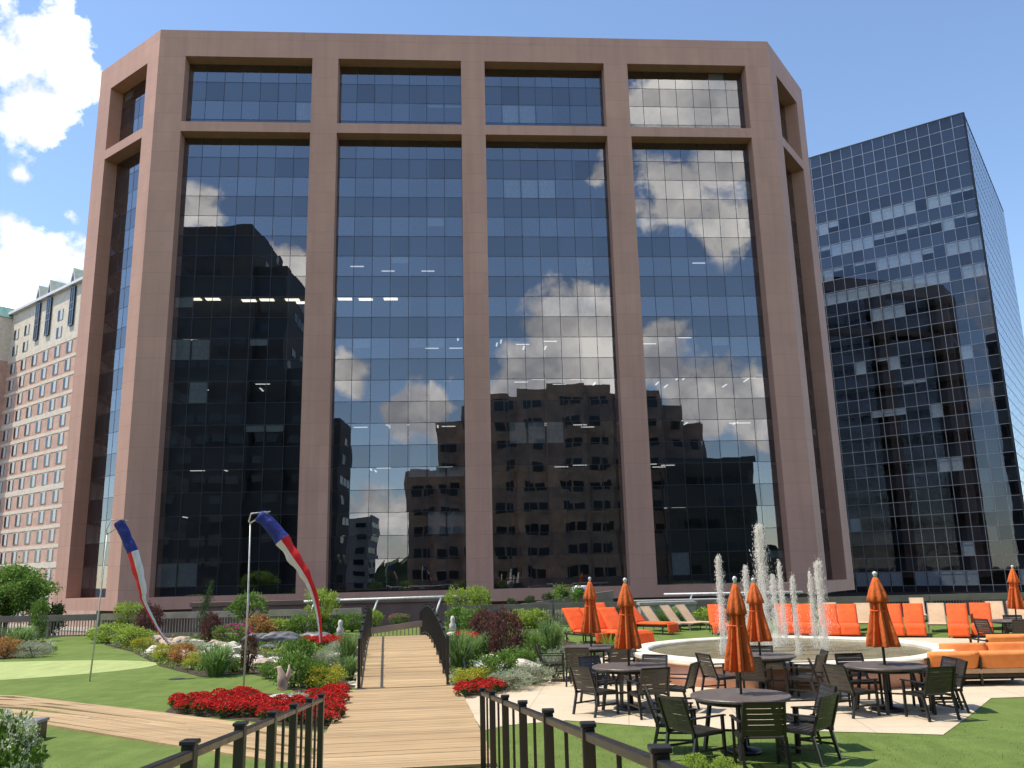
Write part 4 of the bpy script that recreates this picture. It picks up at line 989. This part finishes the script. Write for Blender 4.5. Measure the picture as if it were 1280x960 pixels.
# ================================================================== WINDSOCKS, STATUE, SMALL THINGS
def windsock(label, foot, toppx, path, radii, nblue, hoop, flip):
    F0 = g(*foot); Y = F0.y; T0 = at(*toppx, Y); k = Y/F_PX
    r = thing('windsock', label, 'windsock', tuple(F0))
    b = MB(); b.tube([F0, F0.lerp(T0, .5)+Vector((.02, 0, 0)), T0], [.022, .02, .016], 8); b.build('pole', M['pole'], r, True)
    b = MB(); b.tube([T0]+[at(x, y, Y-(.1 if i % 2 else .05)) for i, (x, y) in enumerate(hoop)]+[T0], .018, 6); b.build('wire_hoop', M['pole'], r, True)
    P = [at(x, y, Y) for x, y in path]; R_ = [q*k*.72 for q in radii]
    # resample
    PP, RRs = [], []
    for i in range(len(P)-1):
        for t in range(5):
            f = t/5; a = P[max(i-1, 0)]; b2 = P[i]; c = P[i+1]; d = P[min(i+2, len(P)-1)]
            PP.append(.5*((2*b2)+(c-a)*f+(2*a-5*b2+4*c-d)*f*f+(3*b2-a-3*c+d)*f**3)); RRs.append(R_[i]+(R_[i+1]-R_[i])*f)
    PP.append(P[-1]); RRs.append(R_[-1]); n = 16; rings = []
    for i, p in enumerate(PP):
        d = (PP[min(i+1, len(PP)-1)]-PP[max(i-1, 0)]).normalized(); a = d.cross(Vector((0, 1, 0))).normalized(); c = d.cross(a)
        kk = .86+.28*noise.noise(Vector((i*.45, foot[0], 0))); rings.append([p+RRs[i]*(kk+.16*noise.noise(Vector((math.cos(2*PI*q/n)*1.6, math.sin(2*PI*q/n)*1.6, i*.35+foot[0]))))*(math.cos(2*PI*q/n)*a+math.sin(2*PI*q/n)*c*.75) for q in range(n)])
    nb = nblue*5
    def part(name, mat, i0, i1, q0, q1):
        m_ = MB(); vs = []; 
        for i in range(i0, i1+1): vs += [rings[i][q % n] for q in range(q0, q1+1)]
        w_ = q1-q0+1; m_.add(vs, [(a*w_+b_, a*w_+b_+1, (a+1)*w_+b_+1, (a+1)*w_+b_) for a in range(i1-i0) for b_ in range(w_-1)]); m_.build(name, mat, r, True)
    part('blue_sleeve', M['blue'], 0, nb, 0, n)
    A_, B_ = (M['red'], M['whitecloth']) if flip else (M['whitecloth'], M['red'])
    part('red_stripe' if flip else 'white_stripe', A_, nb, len(PP)-1, -4, 4); part('white_stripe' if flip else 'red_stripe', B_, nb, len(PP)-1, 4, 12)
windsock('smaller red white and blue windsock, its pole beside the putting green', (112, 852), (134, 668), [(149, 652), (158, 672), (166, 690), (173, 715), (178, 738), (180, 752), (190, 772), (200, 790), (212, 806)], [10, 10.5, 10.5, 10, 7.5, 4.5, 3.2, 2.6, 2], 2, [(133, 662), (139, 650), (160, 650)], False)
windsock('larger red white and blue windsock, its pole in the red flower bed', (304, 868), (313, 654), [(324, 644), (338, 656), (353, 675), (370, 700), (384, 722), (393, 745), (398, 768), (400, 786), (401, 803)], [11, 14, 14, 12, 9, 6.5, 4.6, 3.8, 3.2], 2, [(311, 652), (314, 642), (338, 639)], True)

b = g(352, 878); st = thing('garden_statue', 'small stone bird statue on a white pedestal rock in the red flower bed', 'statue', tuple(b))
m_ = MB(); m_.rock(.22, 1.3, 1.1, .5, 3, 3, .3); m_.v = [(x+b.x, y+b.y, z) for x, y, z in m_.v]; m_.build('pedestal', M['rock_white'], st)
m_ = MB(); z0 = .22; X, Y = b.x, b.y
m_.tube([(X+.03, Y, z0), (X+.01, Y, z0+.12), (X-.01, Y, z0+.26), (X-.04, Y, z0+.36), (X-.07, Y, z0+.44), (X-.08, Y, z0+.48)], [.07, .11, .10, .06, .05, .035], 12)
m_.tube([(X-.09, Y-.01, z0+.46), (X-.17, Y-.03, z0+.44)], [.022, .006], 6); m_.build('bird', M['rock'], st, True)
m_ = MB(); m_.tube([(X+.06, Y, z0+.12), (X+.12, Y, z0+.30), (X+.13, Y, z0+.5)], [.035, .05, .012], 8); m_.build('wing', M['rock'], st, True)
for px, py, lab in ((425, 803, 'small white ornament on pale rocks left of the footbridge'), (566, 797, 'small white ornament on pale rocks right of the footbridge')):
    b = g(px, py); r = thing('garden_ornament', lab, 'ornament', tuple(b)); m_ = MB(); m_.rock(.30, 1.2, .9, .5, px, 3, .3); m_.v = [(x+b.x, y+b.y, z) for x, y, z in m_.v]; m_.build('rock_base', M['rock_white'], r)
    m_ = MB(); m_.lathe([(0, .25), (.13, .3), (.14, .5), (.07, .6), (.1, .7), (.06, .82), (0, .85)], 14, (b.x, b.y)); m_.build('figure', M['stone_white'], r, True)
b = g(30, 926); r = thing('planter_box', 'black square planter box behind the white hydrangea at the left edge', 'planter', (b.x, b.y, 0))
m_ = MB(); m_.box(b.x-.28, b.x+.22, b.y-.25, b.y+.25, 0, .26); m_.build('box', M['black'], r, bevel=.01); m_ = MB(); m_.box(b.x-.30, b.x+.24, b.y-.27, b.y+.27, .262, .31); m_.build('rim', M['mullion_pale'], r, bevel=.01)

# ================================================================== PLANTS
rp = random.Random(21)
def leaf(mb, p, d, L, W, bend=.0):
    """a leaf: two quads folded along the midrib"""
    d = d.normalized(); s = d.cross(Vector((rp.uniform(-1, 1), rp.uniform(-1, 1), rp.uniform(-.3, 1)))).normalized()*W/2; u = s.cross(d).normalized()*W*.18
    m_ = p+d*L*.5; t = p+d*L
    mb.add([p, m_-s+u, t, m_+s+u, m_], [(0, 1, 4), (1, 2, 4), (0, 4, 3), (4, 2, 3)])
def rdir(zb=0.):
    v = Vector((rp.gauss(0, 1), rp.gauss(0, 1), rp.gauss(0, 1)+zb)); return v.normalized()
def crown_mesh(n, clumps, spread, L, W, cz=.5, rx=.5, rz=.5, zb=.4, hollow=.5):
    """leaves gathered in clumps through a lumpy unit crown (width 1, height 1)"""
    mb = MB(); C_ = []
    for _ in range(clumps):
        v = rdir(.15); r = rp.uniform(hollow, 1)**.6; C_.append(Vector((v.x*rx*r, v.y*rx*r, cz+v.z*rz*r)))
    for i in range(n):
        c = C_[int(rp.random()*clumps)]; p = c+Vector((rp.gauss(0, spread), rp.gauss(0, spread), rp.gauss(0, spread*.8)))
        if p.z < .02: p.z = rp.uniform(.02, .1)
        o = (p-Vector((0, 0, cz*.6))).normalized(); leaf(mb, p, (o*.8+rdir(zb)).normalized(), L*rp.uniform(.6, 1.3), W*rp.uniform(.7, 1.2))
    return mb, C_
def stems_mesh(C_, base=(0, 0, 0), r=.012, k=14):
    mb = MB()
    for c in C_[:k]: mb.tube([Vector(base), Vector((c.x*.35, c.y*.35, c.z*.5)), c], [r*1.4, r, r*.4], 5, False)
    return mb
PR = {}
def proto(kind):
    if kind in PR: return PR[kind]
    r = thing(kind, '', 'shrub')
    def K(name, mb, m_):
        o_ = mb.build(name, M[m_], r, world=False)
        if name == 'flowers': o_['kind'] = 'stuff'
    if kind in ('green_shrub', 'lime_shrub', 'silver_shrub', 'dark_shrub', 'orange_shrub'):
        c = kind.split('_')[0]; n = {'silver': 2400}.get(c, 1700)
        mb, C_ = crown_mesh(n, 46, .075, .085 if c != 'silver' else .09, .045 if c != 'silver' else .018, .46, .44, .42)
        K('foliage', mb, 'leaf_'+c); K('stems', stems_mesh(C_), 'bark')
    elif kind == 'yellow_shrub':
        mb, C_ = crown_mesh(1500, 42, .07, .07, .04, .45, .45, .4); K('foliage', mb, 'leaf_yellow'); K('stems', stems_mesh(C_), 'bark')
        mb, _ = crown_mesh(500, 20, .09, .08, .04, .35, .42, .3); K('lower_leaves', mb, 'leaf_lime')
    elif kind == 'purple_shrub':
        mb, C_ = crown_mesh(2300, 60, .06, .06, .035, .5, .40, .5, .8); K('foliage', mb, 'leaf_purple'); K('stems', stems_mesh(C_, r=.014, k=26), 'bark')
    elif kind == 'flowering_shrub':
        mb, C_ = crown_mesh(1300, 36, .08, .08, .045, .42, .44, .36); K('foliage', mb, 'leaf_green'); K('stems', stems_mesh(C_), 'bark')
        mb = MB()
        for _ in range(60):
            v = rdir(.9); p = Vector((v.x*.46, v.y*.46, .45+abs(v.z)*.42))
            for q in range(6): leaf(mb, p, rdir(.7), .055, .045)
        K('flowers', mb, 'leaf_pinkfl')
    elif kind == 'hydrangea':
        mb, C_ = crown_mesh(1500, 44, .07, .09, .055, .45, .46, .42); K('foliage', mb, 'leaf_green'); K('stems', stems_mesh(C_), 'bark')
        mb = MB()
        for _ in range(120):
            v = rdir(.5); c = Vector((v.x*.48, v.y*.48, .47+v.z*.45))
            if c.z < .08: continue
            for q in range(30):
                o = rdir(); leaf(mb, c+Vector((o.x*.055, o.y*.055, o.z*.05)), o+rdir()*.4, .034, .028)
        K('flower_heads', mb, 'leaf_whitefl')
    elif kind == 'grass_clump':
        mb = MB()
        for _ in range(520):
            a = rp.uniform(0, 2*PI); r0 = rp.uniform(0, .18); ln = rp.uniform(.4, 1.05); out_ = rp.uniform(.1, .6)
            b = Vector((r0*math.cos(a), r0*math.sin(a), 0)); e = Vector((math.cos(a), math.sin(a), 0)); side = Vector((-e.y, e.x, 0))*.011
            P = [b, b+e*out_*.25+Vector((0, 0, ln*.5)), b+e*out_*.6+Vector((0, 0, ln*.85)), b+e*out_+Vector((0, 0, ln*rp.uniform(.75, 1.0)))]
            mb.add([P[0]-side, P[0]+side, P[1]+side, P[1]-side, P[2]+side*.7, P[2]-side*.7, P[3]], [(0, 1, 2, 3), (3, 2, 4, 5), (5, 4, 6)])
        K('blades', mb, 'leaf_grass')
    elif kind == 'spiky_plant':
        mb = MB()
        for _ in range(60):
            a = rp.uniform(0, 2*PI); el = rp.uniform(.2, 1.4); leaf(mb, Vector((0, 0, .03)), Vector((math.cos(a)*math.cos(el), math.sin(a)*math.cos(el), math.sin(el))), rp.uniform(.6, 1), .05)
        K('leaves', mb, 'leaf_lime')
    elif kind in ('small_tree', 'lime_tree'):
        mb, C_ = crown_mesh(1300, 30, .06, .075, .045, .66, .44, .30, .2)
        K('crown', mb, 'leaf_green' if kind == 'small_tree' else 'leaf_lime')
        mb = MB(); mb.tube([(0, 0, 0), (.01, .01, .22), (-.01, 0, .45)], [.022, .017, .012], 7)
        for c in C_[:18]: mb.tube([Vector((0, 0, rp.uniform(.2, .45))), c*.6+Vector((0, 0, .15)), c], [.01, .007, .003], 5, False)
        K('trunk', mb, 'bark')
    elif kind == 'round_tree':
        mb, C_ = crown_mesh(12000, 110, .055, .036, .026, .63, .46, .34, .1, .35); K('crown', mb, 'leaf_green')
        mb = MB(); mb.tube([(0, 0, 0), (.01, 0, .2), (0, .01, .42)], [.03, .024, .018], 9)
        for c in C_[:30]: mb.tube([Vector((0, 0, rp.uniform(.28, .42))), c*.55+Vector((0, 0, .2)), c], [.012, .008, .003], 5, False)
        K('trunk', mb, 'bark')
    elif kind == 'weeping_conifer':
        mb = MB(); sp = [Vector((0, 0, 0)), Vector((.06, 0, .35)), Vector((-.05, 0, .6)), Vector((.12, 0, .82)), Vector((.2, 0, 1))]; tb = MB(); tb.tube(sp, [.03, .022, .016, .01, .005], 6); K('trunk', tb, 'bark')
        for _ in range(1500):
            t = rp.random()**1.3*3.99; i = int(t); p = sp[i].lerp(sp[i+1], t-i); w_ = .22*(1-t/4.3)
            leaf(mb, p+Vector((rp.gauss(0, w_), rp.gauss(0, w_), rp.gauss(0, .03))), Vector((rp.gauss(0, .5), rp.gauss(0, .5), -.6)), .07, .016)
        K('foliage', mb, 'leaf_dark')
    elif kind == 'begonia':
        mb, C_ = crown_mesh(150, 14, .09, .17, .12, .36, .36, .28); K('leaves', mb, 'leaf_dark')
        mb = MB()
        for _ in range(95):
            v = rdir(.8); p = Vector((v.x*.46, v.y*.46, .45+abs(v.z)*.40))
            for q in range(3): leaf(mb, p, rdir(.5), .10, .09)
        K('flowers', mb, 'leaf_redfl')
    elif kind == 'alyssum':
        mb, C_ = crown_mesh(500, 24, .07, .06, .05, .3, .44, .3); K('foliage', mb, 'leaf_green'); mb, _ = crown_mesh(400, 30, .06, .04, .04, .5, .42, .36); K('flowers', mb, 'leaf_whitefl')
    PR[kind] = Proto(r); return PR[kind]
CATS = {'grass_clump': 'ornamental grass', 'begonia': 'flower', 'alyssum': 'flower', 'round_tree': 'tree', 'small_tree': 'tree', 'lime_tree': 'tree', 'weeping_conifer': 'tree', 'spiky_plant': 'plant', 'hydrangea': 'hydrangea'}
def plant(kind, px, py, wpx, hpx, label, group=None, Y=None):
    if kind in ('small_tree', 'lime_tree'): wpx, hpx = wpx*.88, hpx*.92
    P = g(px, py) if Y is None else Vector((at(px, py, Y).x, Y, 0)); k = P.y/F_PX
    pr = proto(kind); first = not pr.used
    o = pr.put(P, rp.uniform(0, 6.28) if kind != 'weeping_conifer' else rp.uniform(-.3, .3), label, group, (wpx*k*1.08, wpx*k*1.08, hpx*k*1.08)); o['category'] = CATS.get(kind, 'shrub')
    return o
PL = [
 # left edge
 ('round_tree', 4, 797, 96, 78, 'round leafy green tree at the left edge before the brick hotel'),
 ('dark_shrub', 62, 795, 30, 40, 'dark green shrub just right of the round tree'),
 ('green_shrub', 47, 802, 20, 52, 'narrow upright green shrub under the round tree'),
 ('grass_clump', 23, 814, 44, 30, 'bright green grass clump under the round tree'),
 ('orange_shrub', 6, 823, 32, 24, 'reddish green shrub at the left edge above the putting green'),
 ('silver_shrub', 40, 822, 36, 20, 'grey green shrub before the round tree above the putting green'),
 ('alyssum', 62, 818, 16, 18, 'small white flowering plant at the back edge of the putting green'),
 ('hydrangea', 0, 1012, 70, 104, 'cream white hydrangea bush in the bottom left corner'),
 # behind the putting green, along the stream
 ('lime_shrub', 138, 803, 50, 22, 'low lime green shrub beside the small windsock pole'),
 ('lime_shrub', 166, 809, 44, 24, 'second low lime green shrub right of the small windsock pole'),
 ('lime_tree', 160, 796, 42, 42, 'small lime green tree before the left end of the tan fence'),
 ('purple_shrub', 185, 800, 34, 40, 'leftmost dark purple shrub before the tan fence'),
 ('yellow_shrub', 178, 812, 26, 15, 'small yellow shrub left of the small windsock tip'),
 ('yellow_shrub', 206, 826, 30, 22, 'yellow shrub at the tip of the small windsock'),
 ('orange_shrub', 228, 831, 32, 24, 'orange and yellow shrub right of the small windsock tip'),
 ('yellow_shrub', 248, 836, 36, 20, 'yellow shrub between orange shrub and grass clump'),
 ('grass_clump', 270, 845, 50, 38, 'feathery green grass clump left of the large windsock pole'),
 ('green_shrub', 291, 840, 26, 18, 'low green shrub beside the large windsock pole'),
 ('silver_shrub', 240, 818, 34, 18, 'grey green shrub among the tan rocks'),
 ('weeping_conifer', 254, 805, 30, 68, 'twisted dark weeping conifer before the tan fence'),
 ('purple_shrub', 263, 806, 26, 36, 'purple shrub at the foot of the weeping conifer'),
 ('flowering_shrub', 292, 806, 44, 26, 'green shrub with magenta flowers left of the large windsock pole'),
 ('small_tree', 308, 796, 50, 52, 'small green tree behind the large windsock pole'),
 ('orange_shrub', 322, 797, 36, 26, 'red leaved shrub right of the large windsock pole'),
 ('lime_shrub', 347, 793, 50, 18, 'lime green shrub behind the grey boulders'),
 ('purple_shrub', 310, 842, 22, 44, 'tall thin purple shrub beside the large windsock pole'),
 ('green_shrub', 340, 848, 30, 18, 'low green shrub behind the stone bird'),
 ('green_shrub', 372, 834, 36, 34, 'green shrub left of the large windsock tail'),
 ('green_shrub', 366, 860, 44, 40, 'leafy green shrub behind the stone bird'),
 ('green_shrub', 392, 860, 34, 34, 'leafy green shrub left of the yellow one by the bridge'),
 ('yellow_shrub', 409, 861, 42, 28, 'bright yellow shrub left of the bridge foot'),
 ('lime_tree', 402, 795, 48, 58, 'lime green small tree behind the large windsock tail'),
 ('green_shrub', 380, 794, 40, 24, 'green shrub behind the grey boulders, left of the windsock tail'),
 ('green_shrub', 414, 794, 36, 22, 'green shrub right of the large windsock tail'),
 ('green_shrub', 440, 790, 30, 24, 'green shrub at the left rail of the bridge'),
 ('grass_clump', 434, 838, 30, 44, 'tall green grass clump against the left bridge rail'),
 ('grass_clump', 436, 850, 26, 28, 'shorter green grass clump at the left foot of the bridge'),
 ('silver_shrub', 404, 832, 34, 18, 'grey green shrub behind the yellow one by the bridge'),
 ('silver_shrub', 425, 820, 30, 18, 'pale shrub below the white ornament left of the bridge'),
 # right of the bridge
 ('green_shrub', 574, 790, 36, 30, 'green shrub at the right rail of the bridge'),
 ('green_shrub', 594, 792, 34, 30, 'green shrub left of the big purple bush'),
 ('lime_tree', 572, 786, 30, 50, 'left of two small lime trees right of the bridge'),
 ('lime_tree', 598, 784, 38, 50, 'right of two small lime trees right of the bridge'),
 ('purple_shrub', 606, 800, 40, 34, 'purple shrub behind the big purple bush'),
 ('purple_shrub', 632, 832, 48, 62, 'big dark purple bush right of the bridge'),
 ('purple_shrub', 618, 812, 36, 40, 'purple bush just left of the biggest one'),
 ('grass_clump', 574, 838, 40, 46, 'tall green grass clump against the right bridge rail'),
 ('grass_clump', 592, 830, 32, 32, 'green grass clump right of the bridge rail'),
 ('grass_clump', 612, 828, 34, 36, 'green grass clump left of the big purple bush'),
 ('yellow_shrub', 586, 862, 40, 26, 'yellow green shrub at the right foot of the bridge'),
 ('yellow_shrub', 604, 857, 32, 22, 'yellow green shrub behind the red flowers right of the bridge'),
 ('green_shrub', 622, 856, 46, 38, 'green shrub before the big purple bush'),
 ('green_shrub', 648, 836, 40, 24, 'low green shrub right of the big purple bush'),
 ('silver_shrub', 640, 862, 52, 24, 'silver grey shrub at the left tip of the patio'),
 ('silver_shrub', 668, 856, 44, 26, 'silver grey shrub before the pointed pale rock'),
 ('silver_shrub', 692, 848, 36, 34, 'silver grey shrub beside the leftmost dining chair'),
 ('green_shrub', 664, 826, 34, 32, 'green shrub behind the pointed pale rock'),
 ('grass_clump', 690, 818, 36, 40, 'green grass clump behind the leftmost dining chair'),
 ('green_shrub', 650, 806, 36, 16, 'flat green shrub right behind the big purple bush'),
 ('lime_shrub', 648, 786, 36, 22, 'first lime shrub of the row left of the orange loungers'),
 ('lime_shrub', 668, 785, 34, 22, 'second lime shrub of the row left of the orange loungers'),
 ('silver_shrub', 690, 783, 40, 22, 'pale shrub at the right end of the lime row'),
 ('small_tree', 708, 780, 46, 46, 'small green tree behind the leftmost orange umbrella'),
 ('spiky_plant', 761, 812, 20, 24, 'pale spiky plant between the two left umbrellas'),
 ('lime_shrub', 468, 784, 20, 20, 'small lime shrub behind the far end of the bridge'),
 ('flowering_shrub', 497, 781, 24, 14, 'pink flowering shrub behind the far end of the bridge'),
]
for k, px, py, w_, h_, lab in PL: plant(k, px, py, w_, h_, lab, 'garden ' + ('trees' if k.endswith('tree') else 'plants'))
plant('lime_shrub', 875, 770, 40, 20, 'lime green shrub at the fence left of the fountain jets', 'garden plants', 39.6)
plant('lime_shrub', 1011, 770, 22, 22, 'lime green shrub at the fence behind the right jets', 'garden plants', 39.6)
plant('grass_clump', 838, 776, 40, 24, 'green grass clump at the fence behind the tan loungers', 'garden plants', 39.2)
for i, px in enumerate((640, 662, 684, 706, 728)):
    a = at(px, 764-(px-590)*26/175, 42.8); o = plant('dark_shrub', px, 760, 12, 10, 'small clipped dark bush on the sloping grey parapet', 'clipped bushes on the parapet', 42.8); o.location.z = a.z-.05
for i, (px, py) in enumerate(((870, 968), (905, 972), (845, 985))): plant('lime_shrub', px, py, 30, 22, ['lime green plant at the foot of the nearest table', 'lime green plant under the front chair of the nearest table', 'lime green plant by the near end of the right ramp railing'][i], 'garden plants')

# red begonias planted side by side
def inside(p, poly):
    c = False; j = len(poly)-1
    for i in range(len(poly)):
        if (poly[i].y > p.y) != (poly[j].y > p.y) and p.x < (poly[j].x-poly[i].x)*(p.y-poly[i].y)/(poly[j].y-poly[i].y)+poly[i].x: c = not c
        j = i
    return c
def flowers(polypx, step, label, hole=None, size=.34):
    poly = [g(*q) for q in polypx]; x0, x1 = min(p.x for p in poly), max(p.x for p in poly); y0, y1 = min(p.y for p in poly), max(p.y for p in poly); hp = [g(*q) for q in hole] if hole else None
    y = y0; r_ = 0
    while y < y1:
        x = x0+(r_ % 2)*step/2
        while x < x1:
            p = Vector((x+rp.uniform(-.04, .04), y+rp.uniform(-.04, .04), 0))
            if inside(p, poly) and not (hp and inside(p, hp)):
                s_ = size*rp.uniform(.85, 1.15); o = proto('begonia').put(p, rp.uniform(0, 6.28), label, 'red begonias bedded in rows', (s_, s_, s_*.82)); o['category'] = 'flower'
            x += step
        y += step*.9; r_ += 1
RB = 'red begonia in the triangular bed left of the walkway'
flowers([(207, 891), (222, 884), (262, 877), (304, 871), (345, 875), (365, 884), (420, 868), (431, 868), (424, 908), (398, 911), (300, 899), (250, 896)], .31, RB, [(318, 875), (388, 872), (392, 884), (330, 886)])
flowers([(572, 867), (578, 875), (622, 868), (632, 862), (610, 861)], .3, 'red begonia beside the right foot of the footbridge')
flowers([(378, 803), (440, 805), (436, 812), (376, 809)], .42, 'red begonia below the large windsock tail', size=.42)
flowers([(572, 800), (596, 799), (598, 806), (574, 807)], .42, 'red begonia before the purple bushes right of the footbridge', size=.42)
for px, py, w_, h_, lab in ((342, 884, 40, 14, 'low white flowering mound in front of the stone bird'), (372, 880, 34, 14, 'low green mound with white flowers right of the stone bird'), (325, 882, 24, 14, 'low green mound left of the stone bird')):
    plant('alyssum', px, py, w_, h_, lab, 'garden plants')

# rocks along the dry stream
rk = []
for i in range(6):
    m_ = MB().rock(.5, 1.2, 1, .7, i*7+1, 3, .45, .22).mesh('rock', M['rock' if i % 3 else 'rock_white']); rk.append(m_)
def rock(px, py, wpx, hs=.75, label='tan rock lining the dry stream bed', me=None, group='tan rocks along the stream', mat=None):
    P = g(px, py); k = P.y/F_PX; o = bpy.data.objects.new('rock', me or rk[rp.randrange(6)]); COL.objects.link(o); o.location = P; o.rotation_euler = (0, 0, rp.uniform(0, 6.28)); s_ = wpx*k*1.45; o.scale = (s_, s_*rp.uniform(.8, 1), s_*hs)
    return tag(o, label, 'rock', group)
for px in range(186, 300, 7): rock(px+rp.uniform(-2, 2), 805+(px-186)*.06+rp.uniform(-3, 5), rp.uniform(9, 17))
for px in range(196, 300, 10): rock(px+rp.uniform(-2, 2), 814+(px-186)*.10+rp.uniform(-2, 4), rp.uniform(9, 16))
for px in range(262, 336, 9): rock(px, 822+(px-262)*.16+rp.uniform(-3, 3), rp.uniform(10, 18))
for px in range(318, 352, 7): rock(px, 836-(px-318)*.35+rp.uniform(-3, 4), rp.uniform(9, 15))
for px, py, w_ in ((556, 842, 10), (560, 828, 9), (562, 850, 9), (455, 826, 9), (449, 846, 9), (443, 858, 10), (452, 812, 8), (430, 862, 10), (640, 846, 12), (676, 838, 12), (600, 846, 10)): rock(px, py, w_, label='small tan rock beside the footbridge beds', group='small rocks by the bridge')
big_r = MB().rock(.5, 1.5, .8, .62, 99, 4, .22, .2).mesh('boulder', M['boulder'], True)
for px, py, w_, h_, lab, rz in ((322, 806, 17, 1.1, 'leftmost smooth grey boulder behind the large windsock pole', .3), (350, 805, 22, .9, 'largest smooth grey boulder, in the middle of three', .25), (394, 803, 22, .75, 'smooth grey boulder touching the large windsock tail', -.1), (336, 811, 8, .9, 'small grey boulder between the two larger ones', 0)):
    o = rock(px, py, w_, h_, lab, big_r, 'smooth grey boulders'); o.name = 'boulder'; o.rotation_euler = (0, 0, rz)
o = rock(657, 852, 26, 1.15, 'pointed pale rock among the silver shrubs', rk[0], None); o = rock(618, 838, 26, .8, 'rounded white rock before the big purple bush', rk[3], None); rock(683, 812, 14, .5, 'flat pale stone behind the leftmost dining chair', rk[0], None); rock(420, 822, 18, .35, 'flat pale stone left of the bridge rail', rk[3], None)
# small sprigs of turf and weeds at the near lawn edge read as grass
mb = MB()
for _ in range(9000):
    px, py = rp.uniform(-40, 1320), rp.uniform(905, 1010); p = g(px, py)
    if inside(p, [Vector((q.x, q.y, 0)) for q in patio]) or abs((p-W0).dot(WR)) < 1.35 or (py < 955 and px < 420): continue
    a = rp.uniform(0, 6.28); s_ = Vector((math.cos(a), math.sin(a), 0))*.004; h_ = rp.uniform(.015, .035); t = Vector((rp.uniform(-.01, .01), rp.uniform(-.01, .01), h_)); mb.add([p-s_, p+s_, p+t], [(0, 1, 2)])
o = mb.build('grass', M['leaf_grass']); o['kind'] = 'stuff'; o['label'] = 'short artificial grass blades on the near lawn'; o['category'] = 'grass'
for k, pr in PR.items():
    if not pr.used: bpy.data.objects.remove(pr.root)

# low ground cover knitting the beds together
def cover(name, polypx, n, mats, label):
    poly = [g(*q) for q in polypx]; x0, x1 = min(p.x for p in poly), max(p.x for p in poly); y0, y1 = min(p.y for p in poly), max(p.y for p in poly)
    for mt_, fr in mats:
        mb = MB(); k = 0; fs = rp.uniform(0, 50)
        while k < n*fr:
            p = Vector((rp.uniform(x0, x1), rp.uniform(y0, y1), 0)); 
            if not inside(p, poly): continue
            k += 1
            if noise.noise(Vector((p.x*.9+fs, p.y*.6, 0))) < -.05: continue
            p.z = rp.uniform(0, .10)+.12*max(0, noise.noise(Vector((p.x*.8, p.y*.8, fs)))); leaf(mb, p, rdir(.9), rp.uniform(.06, .13), .06)
        o = mb.build(name, M[mt_]); o['kind'] = 'stuff'; o['label'] = label; o['category'] = 'ground cover'
cover('ground_cover', [(136, 806), (165, 815), (200, 833), (250, 845), (310, 841), (345, 849), (370, 865), (434, 862), (450, 806), (458, 797), (200, 796), (140, 797)], 15000, [('leaf_green', .45), ('leaf_lime', .25), ('leaf_silver', .15), ('leaf_orange', .06)], 'low mixed ground cover in the stream bed left of the bridge')
cover('ground_cover', [(570, 864), (640, 860), (700, 849), (733, 831), (762, 815), (700, 800), (712, 790), (620, 787), (550, 791), (548, 806)], 15000, [('leaf_green', .5), ('leaf_grass', .3), ('leaf_silver', .2)], 'low mixed ground cover in the bed right of the bridge')
